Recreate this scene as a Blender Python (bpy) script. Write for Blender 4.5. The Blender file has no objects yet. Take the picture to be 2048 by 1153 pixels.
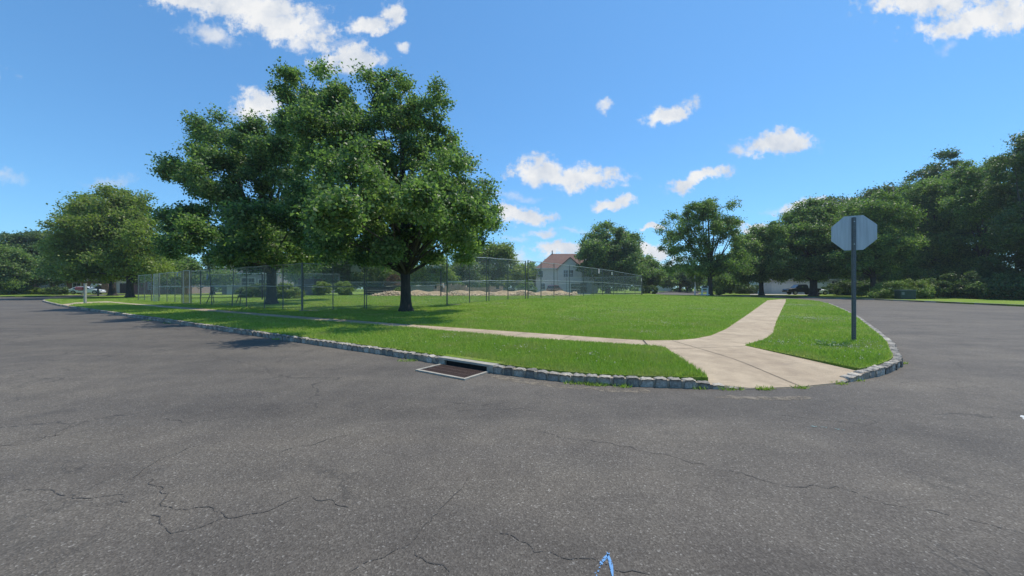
import bpy, bmesh, math, random
import numpy as np
from mathutils import Vector, Matrix
from mathutils.geometry import delaunay_2d_cdt

random.seed(7)
RNG = np.random.default_rng(7)
S = bpy.context.scene
C = S.collection
F = 720.0; CX = 1024.0; CY = 576.5; CAMH = 1.3

# ------------------------------------------------------------------ camera
cam_d = bpy.data.cameras.new('camera'); cam = bpy.data.objects.new('camera', cam_d); C.objects.link(cam)
cam.location = (0, 0, CAMH); cam.rotation_euler = (math.radians(90), 0, 0)
cam_d.sensor_width = 36; cam_d.lens = 36 * F / 2048; cam_d.clip_start = 0.05; cam_d.clip_end = 6000
S.camera = cam
S.view_settings.view_transform = 'Standard'; S.view_settings.look = 'None'
S.view_settings.exposure = 0.35; S.view_settings.gamma = 1
S.cycles.transparent_max_bounces = 24
S.cycles.max_bounces = 8

# ------------------------------------------------------------------ sun and sky
SUN_EL = math.radians(64)
SX, SY = 0.82, 0.57                      # horizontal direction towards the sun
sun_d = bpy.data.lights.new('sun', 'SUN'); sun_d.energy = 3.4; sun_d.angle = math.radians(0.55); sun_d.color = (1, 0.94, 0.83)
sun = bpy.data.objects.new('sun', sun_d); C.objects.link(sun)
sv = Vector((SX * math.cos(SUN_EL), SY * math.cos(SUN_EL), math.sin(SUN_EL)))
sun.rotation_euler = sv.to_track_quat('Z', 'Y').to_euler(); sun.location = (20, 10, 40)

wd = bpy.data.worlds.new('World'); S.world = wd; wd.use_nodes = True
N = wd.node_tree.nodes; L = wd.node_tree.links
N.clear()

def nd(tree, typ, **kw):
    n = tree.nodes.new(typ)
    for k, v in kw.items():
        if hasattr(n, k): setattr(n, k, v)
    return n

T = wd.node_tree
def wmath(op, a, b=None, c=None):
    n = nd(T, 'ShaderNodeMath', operation=op)
    for i, v in enumerate((a, b, c)):
        if v is None: continue
        if isinstance(v, (int, float)): n.inputs[i].default_value = v
        else: L.new(v, n.inputs[i])
    return n.outputs[0]
out = nd(T, 'ShaderNodeOutputWorld')
sky = nd(T, 'ShaderNodeTexSky'); sky.sky_type = 'NISHITA'; sky.sun_disc = False
sky.sun_elevation = SUN_EL; sky.sun_rotation = math.atan2(SX, SY)
sky.altitude = 50; sky.air_density = 1.0; sky.dust_density = 0.15; sky.ozone_density = 1.6
hsv = nd(T, 'ShaderNodeHueSaturation'); hsv.inputs['Saturation'].default_value = 1.0
gam = nd(T, 'ShaderNodeGamma'); gam.inputs[1].default_value = 0.75; L.new(sky.outputs[0], gam.inputs[0])
L.new(gam.outputs[0], hsv.inputs['Color'])
SKY_TINT = (0.56, 1.03, 1.42)
tint = nd(T, 'ShaderNodeMix', data_type='RGBA', blend_type='MULTIPLY'); tint.inputs[0].default_value = 1
L.new(hsv.outputs[0], tint.inputs[6]); tint.inputs[7].default_value = (*SKY_TINT, 1)
bg1 = nd(T, 'ShaderNodeBackground'); bg1.inputs[1].default_value = 0.15
L.new(tint.outputs[2], bg1.inputs[0])
tc = nd(T, 'ShaderNodeTexCoord')
sep = nd(T, 'ShaderNodeSeparateXYZ'); L.new(tc.outputs['Generated'], sep.inputs[0])
dy = wmath('MAXIMUM', sep.outputs[1], 0.02)
gx = wmath('DIVIDE', sep.outputs[0], dy); gz = wmath('DIVIDE', sep.outputs[2], dy)
comb = nd(T, 'ShaderNodeCombineXYZ'); L.new(gx, comb.inputs[0]); L.new(gz, comb.inputs[1])
nz = nd(T, 'ShaderNodeTexNoise'); nz.inputs['Scale'].default_value = 9; nz.inputs['Detail'].default_value = 7; nz.inputs['Roughness'].default_value = 0.62
L.new(comb.outputs[0], nz.inputs['Vector'])
sub = nd(T, 'ShaderNodeVectorMath', operation='SUBTRACT'); L.new(nz.outputs['Color'], sub.inputs[0]); sub.inputs[1].default_value = (.5, .5, .5)
scl = nd(T, 'ShaderNodeVectorMath', operation='SCALE'); L.new(sub.outputs[0], scl.inputs[0]); scl.inputs[3].default_value = 0.11
add = nd(T, 'ShaderNodeVectorMath', operation='ADD'); L.new(comb.outputs[0], add.inputs[0]); L.new(scl.outputs[0], add.inputs[1])
nz2 = nd(T, 'ShaderNodeTexNoise'); nz2.inputs['Scale'].default_value = 26; nz2.inputs['Detail'].default_value = 8; nz2.inputs['Roughness'].default_value = 0.65
L.new(comb.outputs[0], nz2.inputs['Vector'])
# clouds: centre x, y, half width, half height, tilt in degrees, opacity class
CL = [(470, 10, 200, 38, -14, 0), (560, 52, 105, 30, -18, 0), (350, -8, 120, 20, -16, 0), (425, 72, 46, 17, -20, 1), (625, 50, 34, 30, 20, 1),
      (738, 58, 36, 17, 0, 0), (790, 33, 25, 22, 40, 0), (697, 122, 60, 24, 4, 0), (600, 95, 24, 11, -10, 1), (807, 103, 13, 8, 0, 1), (680, 88, 40, 9, 0, 2),
      (522, 215, 44, 33, 0, 0), (1140, 352, 106, 20, -3, 0), (1082, 340, 52, 24, 0, 0), (1340, 228, 44, 19, 22, 0), (1212, 208, 15, 9, 35, 1),
      (1555, 292, 66, 20, 4, 0), (1580, 280, 38, 18, 0, 0), (1470, 302, 24, 12, 0, 1), (1392, 360, 60, 13, 16, 0), (1225, 411, 40, 11, 0, 0),
      (1052, 432, 52, 14, -8, 0), (1020, 424, 30, 12, 0, 0), (1083, 467, 26, 8, 0, 1), (1128, 500, 56, 11, 0, 0), (1302, 505, 34, 14, -8, 0), (1308, 460, 24, 6, 0, 0),
      (1970, 38, 118, 30, 10, 0), (1860, 8, 112, 26, 0, 0), (2040, 18, 80, 36, 8, 0), (1898, 98, 22, 10, 20, 2), (1640, 412, 80, 12, 6, 0), (1510, 453, 40, 9, 0, 0),
      (1585, 415, 60, 6, 4, 2), (12, 350, 34, 12, 0, 2), (215, 362, 50, 10, 8, 2), (1025, 397, 50, 8, 0, 2), (1140, 460, 40, 6, 0, 2), (1150, 520, 60, 14, 0, 1),
      (1030, 480, 30, 8, 0, 2), (1000, 520, 60, 16, 0, 1), (1320, 530, 60, 10, 0, 1), (-150, 180, 120, 30, 10, 0), (2260, 250, 140, 40, -8, 0)]
groups = {0: None, 1: None, 2: None}
for (x, y, rx, ry, a, g) in CL:
    m = nd(T, 'ShaderNodeMapping', vector_type='TEXTURE')
    L.new(add.outputs[0], m.inputs[0])
    m.inputs[1].default_value = ((x - CX) / F, (CY - y) / F, 0)
    m.inputs[2].default_value = (0, 0, math.radians(a))
    m.inputs[3].default_value = (rx * 1.25 / F, ry * 1.25 / F, 1e6)
    ln = nd(T, 'ShaderNodeVectorMath', operation='LENGTH'); L.new(m.outputs[0], ln.inputs[0])
    groups[g] = ln.outputs['Value'] if groups[g] is None else wmath('MINIMUM', groups[g], ln.outputs['Value'])
nfine = wmath('MULTIPLY', wmath('SUBTRACT', nz2.outputs[0], 0.5), 2.1)
mask = None
for g, (lo, hi, op) in {0: (0.42, 1.12, 1.0), 1: (0.1, 1.2, 0.85), 2: (0.0, 1.2, 0.4)}.items():
    mr = nd(T, 'ShaderNodeMapRange', interpolation_type='SMOOTHSTEP')
    L.new(wmath('ADD', groups[g], nfine), mr.inputs[0])
    mr.inputs[1].default_value = lo; mr.inputs[2].default_value = hi; mr.inputs[3].default_value = op; mr.inputs[4].default_value = 0
    mask = mr.outputs[0] if mask is None else wmath('MAXIMUM', mask, mr.outputs[0])
front = wmath('GREATER_THAN', sep.outputs[1], 0.05)
above = wmath('GREATER_THAN', sep.outputs[2], 0.0)
mask = wmath('MULTIPLY', wmath('MULTIPLY', mask, front), above)
bg2 = nd(T, 'ShaderNodeBackground')
crmp = nd(T, 'ShaderNodeMix', data_type='RGBA'); crmp.inputs[6].default_value = (0.66, 0.73, 0.84, 1); crmp.inputs[7].default_value = (0.98, 0.99, 1.0, 1)
mr = nd(T, 'ShaderNodeMapRange'); L.new(nz.outputs[0], mr.inputs[0]); mr.inputs[1].default_value = 0.35; mr.inputs[2].default_value = 0.6
L.new(mr.outputs[0], crmp.inputs[0]); L.new(crmp.outputs[2], bg2.inputs[0]); bg2.inputs[1].default_value = 0.72
mix = nd(T, 'ShaderNodeMixShader'); L.new(mask, mix.inputs[0]); L.new(bg1.outputs[0], mix.inputs[1]); L.new(bg2.outputs[0], mix.inputs[2])
L.new(mix.outputs[0], out.inputs[0])
wd.cycles.sampling_method = 'MANUAL'; wd.cycles.sample_map_resolution = 512

# ------------------------------------------------------------------ material helpers
def new_mat(name):
    m = bpy.data.materials.new(name); m.use_nodes = True; return m
class MT:
    def __init__(s, name):
        s.m = new_mat(name); s.t = s.m.node_tree; s.b = s.t.nodes['Principled BSDF']; s.o = s.t.nodes['Material Output']
        s.tc = s.t.nodes.new('ShaderNodeTexCoord')
    def link(s, a, b): s.t.links.new(a, b)
    def noise(s, scale, detail=4, rough=.55, vec=None, dist=0):
        n = s.t.nodes.new('ShaderNodeTexNoise'); n.inputs['Scale'].default_value = scale; n.inputs['Detail'].default_value = detail
        n.inputs['Roughness'].default_value = rough; n.inputs['Distortion'].default_value = dist
        s.link(vec if vec is not None else s.tc.outputs['Object'], n.inputs['Vector']); return n
    def ramp(s, fac, stops):
        r = s.t.nodes.new('ShaderNodeValToRGB'); e = r.color_ramp.elements
        while len(e) > 1: e.remove(e[-1])
        for i, (p, c) in enumerate(stops):
            el = e[0] if i == 0 else e.new(p)
            el.position = p; el.color = (*c, 1) if len(c) == 3 else c
        s.link(fac, r.inputs[0]); return r.outputs[0]
    def math(s, op, a, b=None):
        n = s.t.nodes.new('ShaderNodeMath'); n.operation = op
        for i, v in enumerate((a, b)):
            if v is None: continue
            if isinstance(v, (int, float)): n.inputs[i].default_value = v
            else: s.link(v, n.inputs[i])
        return n.outputs[0]
    def mix(s, fac, a, b, mode='MIX'):
        n = s.t.nodes.new('ShaderNodeMix'); n.data_type = 'RGBA'; n.blend_type = mode
        for i, v in ((0, fac), (6, a), (7, b)):
            if isinstance(v, (int, float)): n.inputs[i].default_value = v
            elif isinstance(v, tuple): n.inputs[i].default_value = (*v, 1) if len(v) == 3 else v
            else: s.link(v, n.inputs[i])
        return n.outputs[2]
    def bump(s, h, strength=.3, dist=.02):
        n = s.t.nodes.new('ShaderNodeBump'); n.inputs['Strength'].default_value = strength; n.inputs['Distance'].default_value = dist
        s.link(h, n.inputs['Height']); s.link(n.outputs[0], s.b.inputs['Normal'])
    def rough(s, v): s.b.inputs['Roughness'].default_value = v; return s
    def col(s, c):
        if isinstance(c, tuple): s.b.inputs['Base Color'].default_value = (*c, 1)
        else: s.link(c, s.b.inputs['Base Color'])
        return s

def simple(name, col, rough=.7, metal=0, var=.25, scale=3, bump=0):
    k = MT(name); n = k.noise(scale, 5)
    k.col(k.ramp(n.outputs[0], [(.3, tuple(c * (1 - var) for c in col)), (.7, tuple(min(1, c * (1 + var)) for c in col))]))
    k.rough(rough); k.b.inputs['Metallic'].default_value = metal
    if bump: k.bump(k.noise(scale * 12, 4).outputs[0], bump, .01)
    return k.m

# asphalt
k = MT('asphalt')
v = k.t.nodes.new('ShaderNodeTexVoronoi'); v.inputs['Scale'].default_value = 120; k.link(k.tc.outputs['Object'], v.inputs['Vector'])
sep_c = k.t.nodes.new('ShaderNodeSeparateColor'); k.link(v.outputs['Color'], sep_c.inputs[0])
agg = k.ramp(sep_c.outputs[0], [(0, (.082, .070, .057)), (.5, (.117, .102, .085)), (.86, (.142, .125, .104)), (.97, (.18, .160, .134)), (1, (.27, .25, .22))])
lg = k.noise(.35, 6, .6); lg2 = k.noise(2.2, 5, .6)
c1 = k.mix(1.0, agg, k.ramp(lg.outputs[0], [(.3, (.80, .80, .82)), (.7, (1.16, 1.14, 1.10))]), 'MULTIPLY')
c1 = k.mix(1.0, c1, k.ramp(lg2.outputs[0], [(.3, (.85, .85, .86)), (.7, (1.13, 1.13, 1.12))]), 'MULTIPLY')
mpt = k.t.nodes.new('ShaderNodeMapping'); mpt.inputs[2].default_value = (0, 0, math.radians(-33)); mpt.inputs[3].default_value = (.16, 1.1, 1); k.link(k.tc.outputs['Object'], mpt.inputs[0])
tw = k.noise(1.0, 4, .55, mpt.outputs[0], .6)
c1 = k.mix(1.0, c1, k.ramp(tw.outputs[0], [(.36, (.84, .84, .85)), (.52, (1, 1, 1)), (.68, (1.10, 1.09, 1.06))]), 'MULTIPLY')
st = k.noise(.9, 3, .5); c1 = k.mix(k.ramp(st.outputs[0], [(.66, (0, 0, 0)), (.74, (.45, .45, .45))]), c1, (.05, .046, .042))
# fine meandering cracks
dn = k.noise(1.3, 5, .6)
dv = k.t.nodes.new('ShaderNodeVectorMath'); dv.operation = 'SCALE'; k.link(dn.outputs['Color'], dv.inputs[0]); dv.inputs[3].default_value = .9
da = k.t.nodes.new('ShaderNodeVectorMath'); da.operation = 'ADD'; k.link(k.tc.outputs['Object'], da.inputs[0]); k.link(dv.outputs[0], da.inputs[1])
vc = k.t.nodes.new('ShaderNodeTexVoronoi'); vc.feature = 'DISTANCE_TO_EDGE'; vc.inputs['Scale'].default_value = .42; k.link(da.outputs[0], vc.inputs['Vector'])
cm = k.ramp(vc.outputs[0], [(0, (1, 1, 1)), (.0035, (.7, .7, .7)), (.008, (0, 0, 0))])
cmask = k.ramp(k.noise(.5, 4).outputs[0], [(.47, (0, 0, 0)), (.58, (1, 1, 1))])
vc2 = k.t.nodes.new('ShaderNodeTexVoronoi'); vc2.feature = 'DISTANCE_TO_EDGE'; vc2.inputs['Scale'].default_value = 1.7; k.link(da.outputs[0], vc2.inputs['Vector'])
cm2 = k.ramp(vc2.outputs[0], [(0, (1, 1, 1)), (.008, (.7, .7, .7)), (.02, (0, 0, 0))])
cmask2 = k.ramp(k.noise(.33, 4).outputs[0], [(.55, (0, 0, 0)), (.66, (1, 1, 1))])
cf = k.math('MULTIPLY', k.math('MAXIMUM', k.math('MULTIPLY', cm, cmask), k.math('MULTIPLY', cm2, cmask2)), .6)
c1 = k.mix(cf, c1, (.025, .024, .023))
k.col(c1).rough(.82); k.b.inputs['Specular IOR Level'].default_value = .35
hb = k.math('SUBTRACT', v.outputs['Distance'], k.math('MULTIPLY', cf, 1.5))
k.bump(hb, .5, .006)
M_ASPH = k.m

# lawn soil and turf seen between the blades
k = MT('turf')
a = k.noise(.45, 6, .6); b = k.noise(9, 6, .7); c = k.noise(70, 4, .7)
base = k.ramp(b.outputs[0], [(.3, (.12, .205, .022)), (.52, (.175, .28, .03)), (.72, (.26, .35, .06))])
base = k.mix(1, base, k.ramp(a.outputs[0], [(.32, (.82, .92, .8)), (.68, (1.25, 1.08, 1.1))]), 'MULTIPLY')
base = k.mix(1, base, k.ramp(c.outputs[0], [(.3, (.6, .6, .6)), (.7, (1.35, 1.35, 1.3))]), 'MULTIPLY')
pt = k.noise(1.1, 5, .65); base = k.mix(k.ramp(pt.outputs[0], [(.48, (0, 0, 0)), (.70, (.65, .65, .65))]), base, (.30, .29, .11))
pt2 = k.noise(3.1, 5, .7); base = k.mix(k.ramp(pt2.outputs[0], [(.62, (0, 0, 0)), (.74, (.8, .8, .8))]), base, (.26, .21, .12))
k.col(base).rough(.9); k.b.inputs['Specular IOR Level'].default_value = .15
k.bump(c.outputs[0], .8, .04)
M_TURF = k.m

def leaf_mat(name, dark, mid, lite, trans=.42, gloss=.42, big=.35):
    k = MT(name)
    g = k.t.nodes.new('ShaderNodeNewGeometry')
    n = k.noise(big, 3)
    f = k.math('ADD', k.math('MULTIPLY', g.outputs['Random Per Island'], .75), k.math('MULTIPLY', k.math('SUBTRACT', n.outputs[0], .25), .6))
    col = k.ramp(f, [(.15, dark), (.5, mid), (.85, lite)])
    if name == 'grass_blade':
        pt = k.noise(1.1, 5, .65); col = k.mix(k.ramp(pt.outputs[0], [(.46, (0, 0, 0)), (.68, (.8, .8, .8))]), col, (.38, .38, .13))
    k.col(col).rough(gloss); k.b.inputs['Specular IOR Level'].default_value = .3
    tr = k.t.nodes.new('ShaderNodeBsdfTranslucent')
    k.link(k.mix(1.0, col, (1.15, 1.45, .65), 'MULTIPLY'), tr.inputs[0])
    mx = k.t.nodes.new('ShaderNodeMixShader'); mx.inputs[0].default_value = trans
    k.link(k.b.outputs[0], mx.inputs[1]); k.link(tr.outputs[0], mx.inputs[2]); k.link(mx.outputs[0], k.o.inputs[0])
    return k.m
M_BLADE = leaf_mat('grass_blade', (.18, .265, .036), (.275, .38, .058), (.40, .49, .12), .3, .55, .8)
M_MAPLE = leaf_mat('maple_leaf', (.062, .108, .046), (.130, .200, .076), (.270, .335, .135), .48, .44)
M_MAPLE2 = leaf_mat('pale_leaf', (.13, .165, .04), (.20, .245, .06), (.29, .335, .09), .46, .45)
M_ELM = leaf_mat('elm_leaf', (.068, .112, .038), (.150, .218, .062), (.260, .335, .105), .42, .5)
M_DARKL = leaf_mat('dark_leaf', (.055, .090, .036), (.092, .138, .050), (.150, .200, .070), .34, .5)
M_BUSHY = leaf_mat('yellow_green_leaf', (.13, .18, .04), (.20, .26, .06), (.30, .36, .11), .3, .5)
M_RUST = leaf_mat('rusty_leaf', (.10, .05, .03), (.17, .085, .05), (.24, .13, .08), .2, .6)
k = MT('bark')
mp = k.t.nodes.new('ShaderNodeMapping'); k.link(k.tc.outputs['Object'], mp.inputs[0]); mp.inputs[3].default_value = (1, 1, .18)
n = k.noise(14, 8, .7, mp.outputs[0])
k.col(k.ramp(n.outputs[0], [(.3, (.022, .018, .016)), (.6, (.075, .062, .052)), (.8, (.13, .11, .095))])).rough(.9); k.bump(n.outputs[0], .8, .04)
M_BARK = k.m

k = MT('concrete_walk')
n = k.noise(3, 6); n2 = k.noise(160, 3, .6); n3 = k.noise(.6, 4)
c = k.ramp(n.outputs[0], [(.3, (.375, .29, .195)), (.7, (.515, .405, .275))])
c = k.mix(1, c, k.ramp(n2.outputs[0], [(.3, (.72, .72, .72)), (.7, (1.2, 1.2, 1.2))]), 'MULTIPLY')
c = k.mix(1, c, k.ramp(n3.outputs[0], [(.35, (.88, .86, .85)), (.6, (1.06, 1.06, 1.06))]), 'MULTIPLY')
bm_ = k.t.nodes.new('ShaderNodeMapping'); bm_.inputs[2].default_value = (0, 0, .5); bm_.inputs[3].default_value = (6, 60, 1); k.link(k.tc.outputs['Object'], bm_.inputs[0])
bn = k.noise(1, 4, .6, bm_.outputs[0]); c = k.mix(1, c, k.ramp(bn.outputs[0], [(.3, (.86, .86, .86)), (.7, (1.1, 1.1, 1.1))]), 'MULTIPLY')
sn = k.noise(1.7, 6, .65); c = k.mix(k.ramp(sn.outputs[0], [(.56, (0, 0, 0)), (.7, (.35, .35, .35))]), c, (.27, .21, .16))
k.col(c).rough(.9); k.bump(n2.outputs[0], .3, .01); M_WALK = k.m
M_JOINT = simple('joint_dirt', (.06, .052, .042), .95)
k = MT('granite')
g = k.t.nodes.new('ShaderNodeNewGeometry'); n = k.noise(22, 7, .7); n2 = k.noise(140, 3, .6)
c = k.ramp(g.outputs['Random Per Island'], [(0, (.16, .15, .135)), (.5, (.28, .26, .23)), (1, (.44, .40, .34))])
c = k.mix(1, c, k.ramp(n.outputs[0], [(.3, (.55, .55, .56)), (.68, (1.5, 1.48, 1.42))]), 'MULTIPLY')
c = k.mix(1, c, k.ramp(n2.outputs[0], [(.35, (.7, .7, .7)), (.7, (1.3, 1.3, 1.3))]), 'MULTIPLY')
k.col(c).rough(.85); k.bump(n.outputs[0], .7, .02); M_GRAN = k.m
M_MORTAR = simple('mortar', (.32, .26, .19), .95, 0, .3, 20, .3)
M_CONC = simple('pale_concrete', (.36, .33, .27), .9, 0, .2, 12, .3)
M_GALV = simple('galvanised_steel', (.30, .33, .35), .45, .75, .15, 8)
M_ALU = None
k = MT('aluminium_back')
mp = k.t.nodes.new('ShaderNodeMapping'); k.link(k.tc.outputs['Object'], mp.inputs[0]); mp.inputs[3].default_value = (1, 1, .06)
n = k.noise(26, 6, .6, mp.outputs[0])
k.col(k.ramp(n.outputs[0], [(.3, (.37, .39, .42)), (.7, (.52, .545, .58))])).rough(.5); k.b.inputs['Metallic'].default_value = .35; M_ALU = k.m
M_POST = simple('sign_post_steel', (.14, .15, .155), .55, .5, .2, 20)
M_RUSTY = simple('rusty_grate', (.075, .045, .035), .85, .2, .35, 30, .4)
M_DARK = simple('hole_shade_black', (.01, .01, .01), .9)  # flat black that stands for the shade inside holes and hollows
M_FPOST = simple('weathered_fence_pipe', (.16, .17, .16), .6, .5, .3, 9)
M_FRAIL = simple('galvanised_rail', (.42, .45, .46), .45, .6, .2, 9)
def chain_mat(name, col, pitch, width):
    k = MT(name); k.col(col).rough(.45); k.b.inputs['Metallic'].default_value = .5
    sp = k.t.nodes.new('ShaderNodeSeparateXYZ'); k.link(k.tc.outputs['UV'], sp.inputs[0])
    def fam(op):
        a = k.math('DIVIDE', k.math(op, sp.outputs[0], sp.outputs[1]), pitch)
        return k.math('GREATER_THAN', k.math('ABSOLUTE', k.math('SUBTRACT', k.math('FRACT', a), .5)), .5 - width / 2)
    w = k.math('MAXIMUM', fam('ADD'), fam('SUBTRACT'))
    tr = k.t.nodes.new('ShaderNodeBsdfTransparent'); mx = k.t.nodes.new('ShaderNodeMixShader')
    k.link(w, mx.inputs[0]); k.link(tr.outputs[0], mx.inputs[1]); k.link(k.b.outputs[0], mx.inputs[2]); k.link(mx.outputs[0], k.o.inputs[0])
    return k.m
M_CHAIN = chain_mat('chain_link', (.42, .45, .46), .075, .07)
M_CHAIN_D = chain_mat('folded_chain_link', (.42, .44, .42), .05, .30)
M_CHAIN_B = chain_mat('rusty_folded_chain_link', (.24, .18, .13), .05, .25)
def siding(name, col, step=.14):
    k = MT(name); sp = k.t.nodes.new('ShaderNodeSeparateXYZ'); k.link(k.tc.outputs['Object'], sp.inputs[0])
    fr = k.math('FRACT', k.math('DIVIDE', sp.outputs[2], step))
    n = k.noise(1.2, 5)
    c = k.ramp(n.outputs[0], [(.3, tuple(x * .9 for x in col)), (.7, tuple(min(1, x * 1.08) for x in col))])
    c = k.mix(k.math('LESS_THAN', fr, .12), c, tuple(x * .6 for x in col)); k.col(c).rough(.6); k.bump(fr, .4, .02); return k.m
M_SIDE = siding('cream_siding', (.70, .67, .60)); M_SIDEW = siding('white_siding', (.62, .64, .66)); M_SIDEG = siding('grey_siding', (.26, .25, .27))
k = MT('brick'); br = k.t.nodes.new('ShaderNodeTexBrick'); br.inputs['Scale'].default_value = 5
mp = k.t.nodes.new('ShaderNodeMapping'); mp.inputs[2].default_value = (math.radians(90), 0, 0); k.link(k.tc.outputs['Object'], mp.inputs[0]); k.link(mp.outputs[0], br.inputs[0])
br.inputs[1].default_value = (.30, .12, .09, 1); br.inputs[2].default_value = (.22, .09, .07, 1); br.inputs[3].default_value = (.35, .3, .27, 1)
k.col(br.outputs[0]).rough(.9); M_BRICK = k.m
def shingle(name, col):
    k = MT(name); n = k.noise(9, 5, .7); n2 = k.noise(1, 3)
    c = k.ramp(n.outputs[0], [(.3, tuple(x * .7 for x in col)), (.7, tuple(x * 1.25 for x in col))])
    k.col(k.mix(1, c, k.ramp(n2.outputs[0], [(.3, (.9, .9, .9)), (.7, (1.1, 1.1, 1.1))]), 'MULTIPLY')).rough(.95); return k.m
M_ROOFB = shingle('brown_shingle', (.21, .125, .10)); M_ROOFG = shingle('grey_shingle', (.11, .11, .115))
M_TRIM = simple('white_trim', (.72, .72, .71), .5, 0, .06)
k = MT('window_glass'); k.col((.03, .04, .05)).rough(.06); k.b.inputs['Specular IOR Level'].default_value = .8; M_GLASS = k.m
M_WHITEP = simple('white_paint', (.70, .70, .68), .55, 0, .12, 8)
M_GREYW = simple('weathered_wood', (.26, .24, .21), .85, 0, .3, 9, .2)
M_RED = simple('red_paint', (.32, .05, .03), .45, 0, .15)
M_BLACK = simple('black_paint', (.015, .015, .017), .4, 0, .2)
M_TYRE = simple('tyre', (.02, .02, .02), .9)
M_CHROME = simple('alloy', (.5, .5, .52), .3, .9, .05)
M_TRANSF = simple('dark_green_box', (.022, .045, .032), .55, 0, .2, 4)
M_TRTOP = simple('faded_box_lid', (.16, .18, .17), .55, 0, .2, 4)
M_SAND = simple('tan_masonry', (.42, .34, .24), .95, 0, .25, 4, .4)
M_DIRT = simple('dirt', (.38, .28, .16), 1, 0, .3, 2.5, .6)
M_RUBB = simple('rubble_chip', (.52, .40, .25), .95, 0, .4, 1.7, .3)
M_WOOD = simple('lumber', (.36, .28, .2), .85, 0, .25, 5)
M_DFENCE = simple('dark_stained_wood', (.055, .05, .055), .85, 0, .3, 6)
M_BLUE = None
def paint_mark(name, col, thr):
    k = MT(name); n = k.noise(60, 5, .7); n2 = k.noise(9, 4, .6)
    k.col(col).rough(.8)
    f = k.math('GREATER_THAN', k.math('ADD', k.math('MULTIPLY', n.outputs[0], .6), k.math('MULTIPLY', n2.outputs[0], .4)), thr)
    tr = k.t.nodes.new('ShaderNodeBsdfTransparent'); mx = k.t.nodes.new('ShaderNodeMixShader')
    k.link(f, mx.inputs[0]); k.link(tr.outputs[0], mx.inputs[1]); k.link(k.b.outputs[0], mx.inputs[2]); k.link(mx.outputs[0], k.o.inputs[0]); return k.m
M_BLUE = paint_mark('blue_marking_paint', (.13, .30, .55), .47)
M_BLUEF = paint_mark('faded_blue_paint', (.22, .33, .45), .53)
M_TEAL = paint_mark('faded_teal_paint', (.20, .30, .29), .55)
M_WMARK = paint_mark('white_marking_paint', (.55, .55, .53), .42)
M_SANDY = paint_mark('sandy_silt', (.20, .165, .12), .50)
M_CRACK = paint_mark('crack_fill', (.062, .055, .048), .47)
M_SKIN = simple('skin', (.35, .2, .14), .6); M_CLOTH = simple('black_cloth', (.02, .02, .022), .9)

# ------------------------------------------------------------------ object helpers
def tag(o, label=None, cat=None, group=None, kind=None):
    if label: o['label'] = label
    if cat: o['category'] = cat
    if group: o['group'] = group
    if kind: o['kind'] = kind
    return o
def link(o, parent=None):
    C.objects.link(o)
    if parent is not None: o.parent = parent
    return o
def empty(name, loc, label, cat, group=None, rz=0):
    o = bpy.data.objects.new(name, None); C.objects.link(o); o.location = loc; o.rotation_euler = (0, 0, rz)
    o.empty_display_size = .2
    return tag(o, label, cat, group)
class MB:
    """collects boxes, tubes and polygons into one mesh"""
    def __init__(s): s.v = []; s.f = []; s.mi = []; s.cur = 0
    def mat(s, i): s.cur = i; return s
    def poly(s, pts, faces):
        o = len(s.v); s.v += [tuple(p) for p in pts]; s.f += [tuple(i + o for i in f) for f in faces]; s.mi += [s.cur] * len(faces); return s
    def box(s, cx, cy, cz, sx, sy, sz, rz=0, rx=0, ry=0):
        R = Matrix.Rotation(rz, 3, 'Z') @ Matrix.Rotation(ry, 3, 'Y') @ Matrix.Rotation(rx, 3, 'X')
        P = [R @ Vector((a * sx / 2, b * sy / 2, c * sz / 2)) + Vector((cx, cy, cz)) for a in (-1, 1) for b in (-1, 1) for c in (-1, 1)]
        return s.poly(P, [(0, 1, 3, 2), (4, 6, 7, 5), (0, 4, 5, 1), (2, 3, 7, 6), (0, 2, 6, 4), (1, 5, 7, 3)])
    def tube(s, pts, rad, n=8, cap=True):
        pts = [Vector(p) for p in pts]; rad = rad if isinstance(rad, (list, tuple)) else [rad] * len(pts)
        rings = []; up = Vector((0, 0, 1))
        for i, p in enumerate(pts):
            d = (pts[min(i + 1, len(pts) - 1)] - pts[max(i - 1, 0)]).normalized()
            a = d.cross(up if abs(d.z) < .95 else Vector((1, 0, 0))).normalized(); b = d.cross(a)
            rings += [p + (a * math.cos(2 * math.pi * j / n) + b * math.sin(2 * math.pi * j / n)) * rad[i] for j in range(n)]
        fs = [(i * n + j, i * n + (j + 1) % n, (i + 1) * n + (j + 1) % n, (i + 1) * n + j) for i in range(len(pts) - 1) for j in range(n)]
        if cap: fs += [tuple(range(n)), tuple(reversed(range((len(pts) - 1) * n, len(pts) * n)))]
        return s.poly(rings, fs)
    def prism(s, prof, x0, x1, axis='x'):
        n = len(prof)
        if axis == 'x': P = [(x0, a, b) for a, b in prof] + [(x1, a, b) for a, b in prof]
        else: P = [(a, x0, b) for a, b in prof] + [(a, x1, b) for a, b in prof]
        return s.poly(P, [tuple(range(n)), tuple(reversed(range(n, 2 * n)))] + [(i, (i + 1) % n, n + (i + 1) % n, n + i) for i in range(n)])
    def build(s, name, mats, parent=None, smooth=False):
        me = bpy.data.meshes.new(name); me.from_pydata(s.v, [], s.f)
        mats = mats if isinstance(mats, (list, tuple)) else [mats]
        for m in mats: me.materials.append(m)
        if len(mats) > 1: me.polygons.foreach_set('material_index', s.mi)
        bm = bmesh.new(); bm.from_mesh(me); bmesh.ops.recalc_face_normals(bm, faces=bm.faces); bm.to_mesh(me); bm.free()
        if smooth: me.polygons.foreach_set('use_smooth', [True] * len(me.polygons))
        me.update(); o = bpy.data.objects.new(name, me); return link(o, parent)

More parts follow.
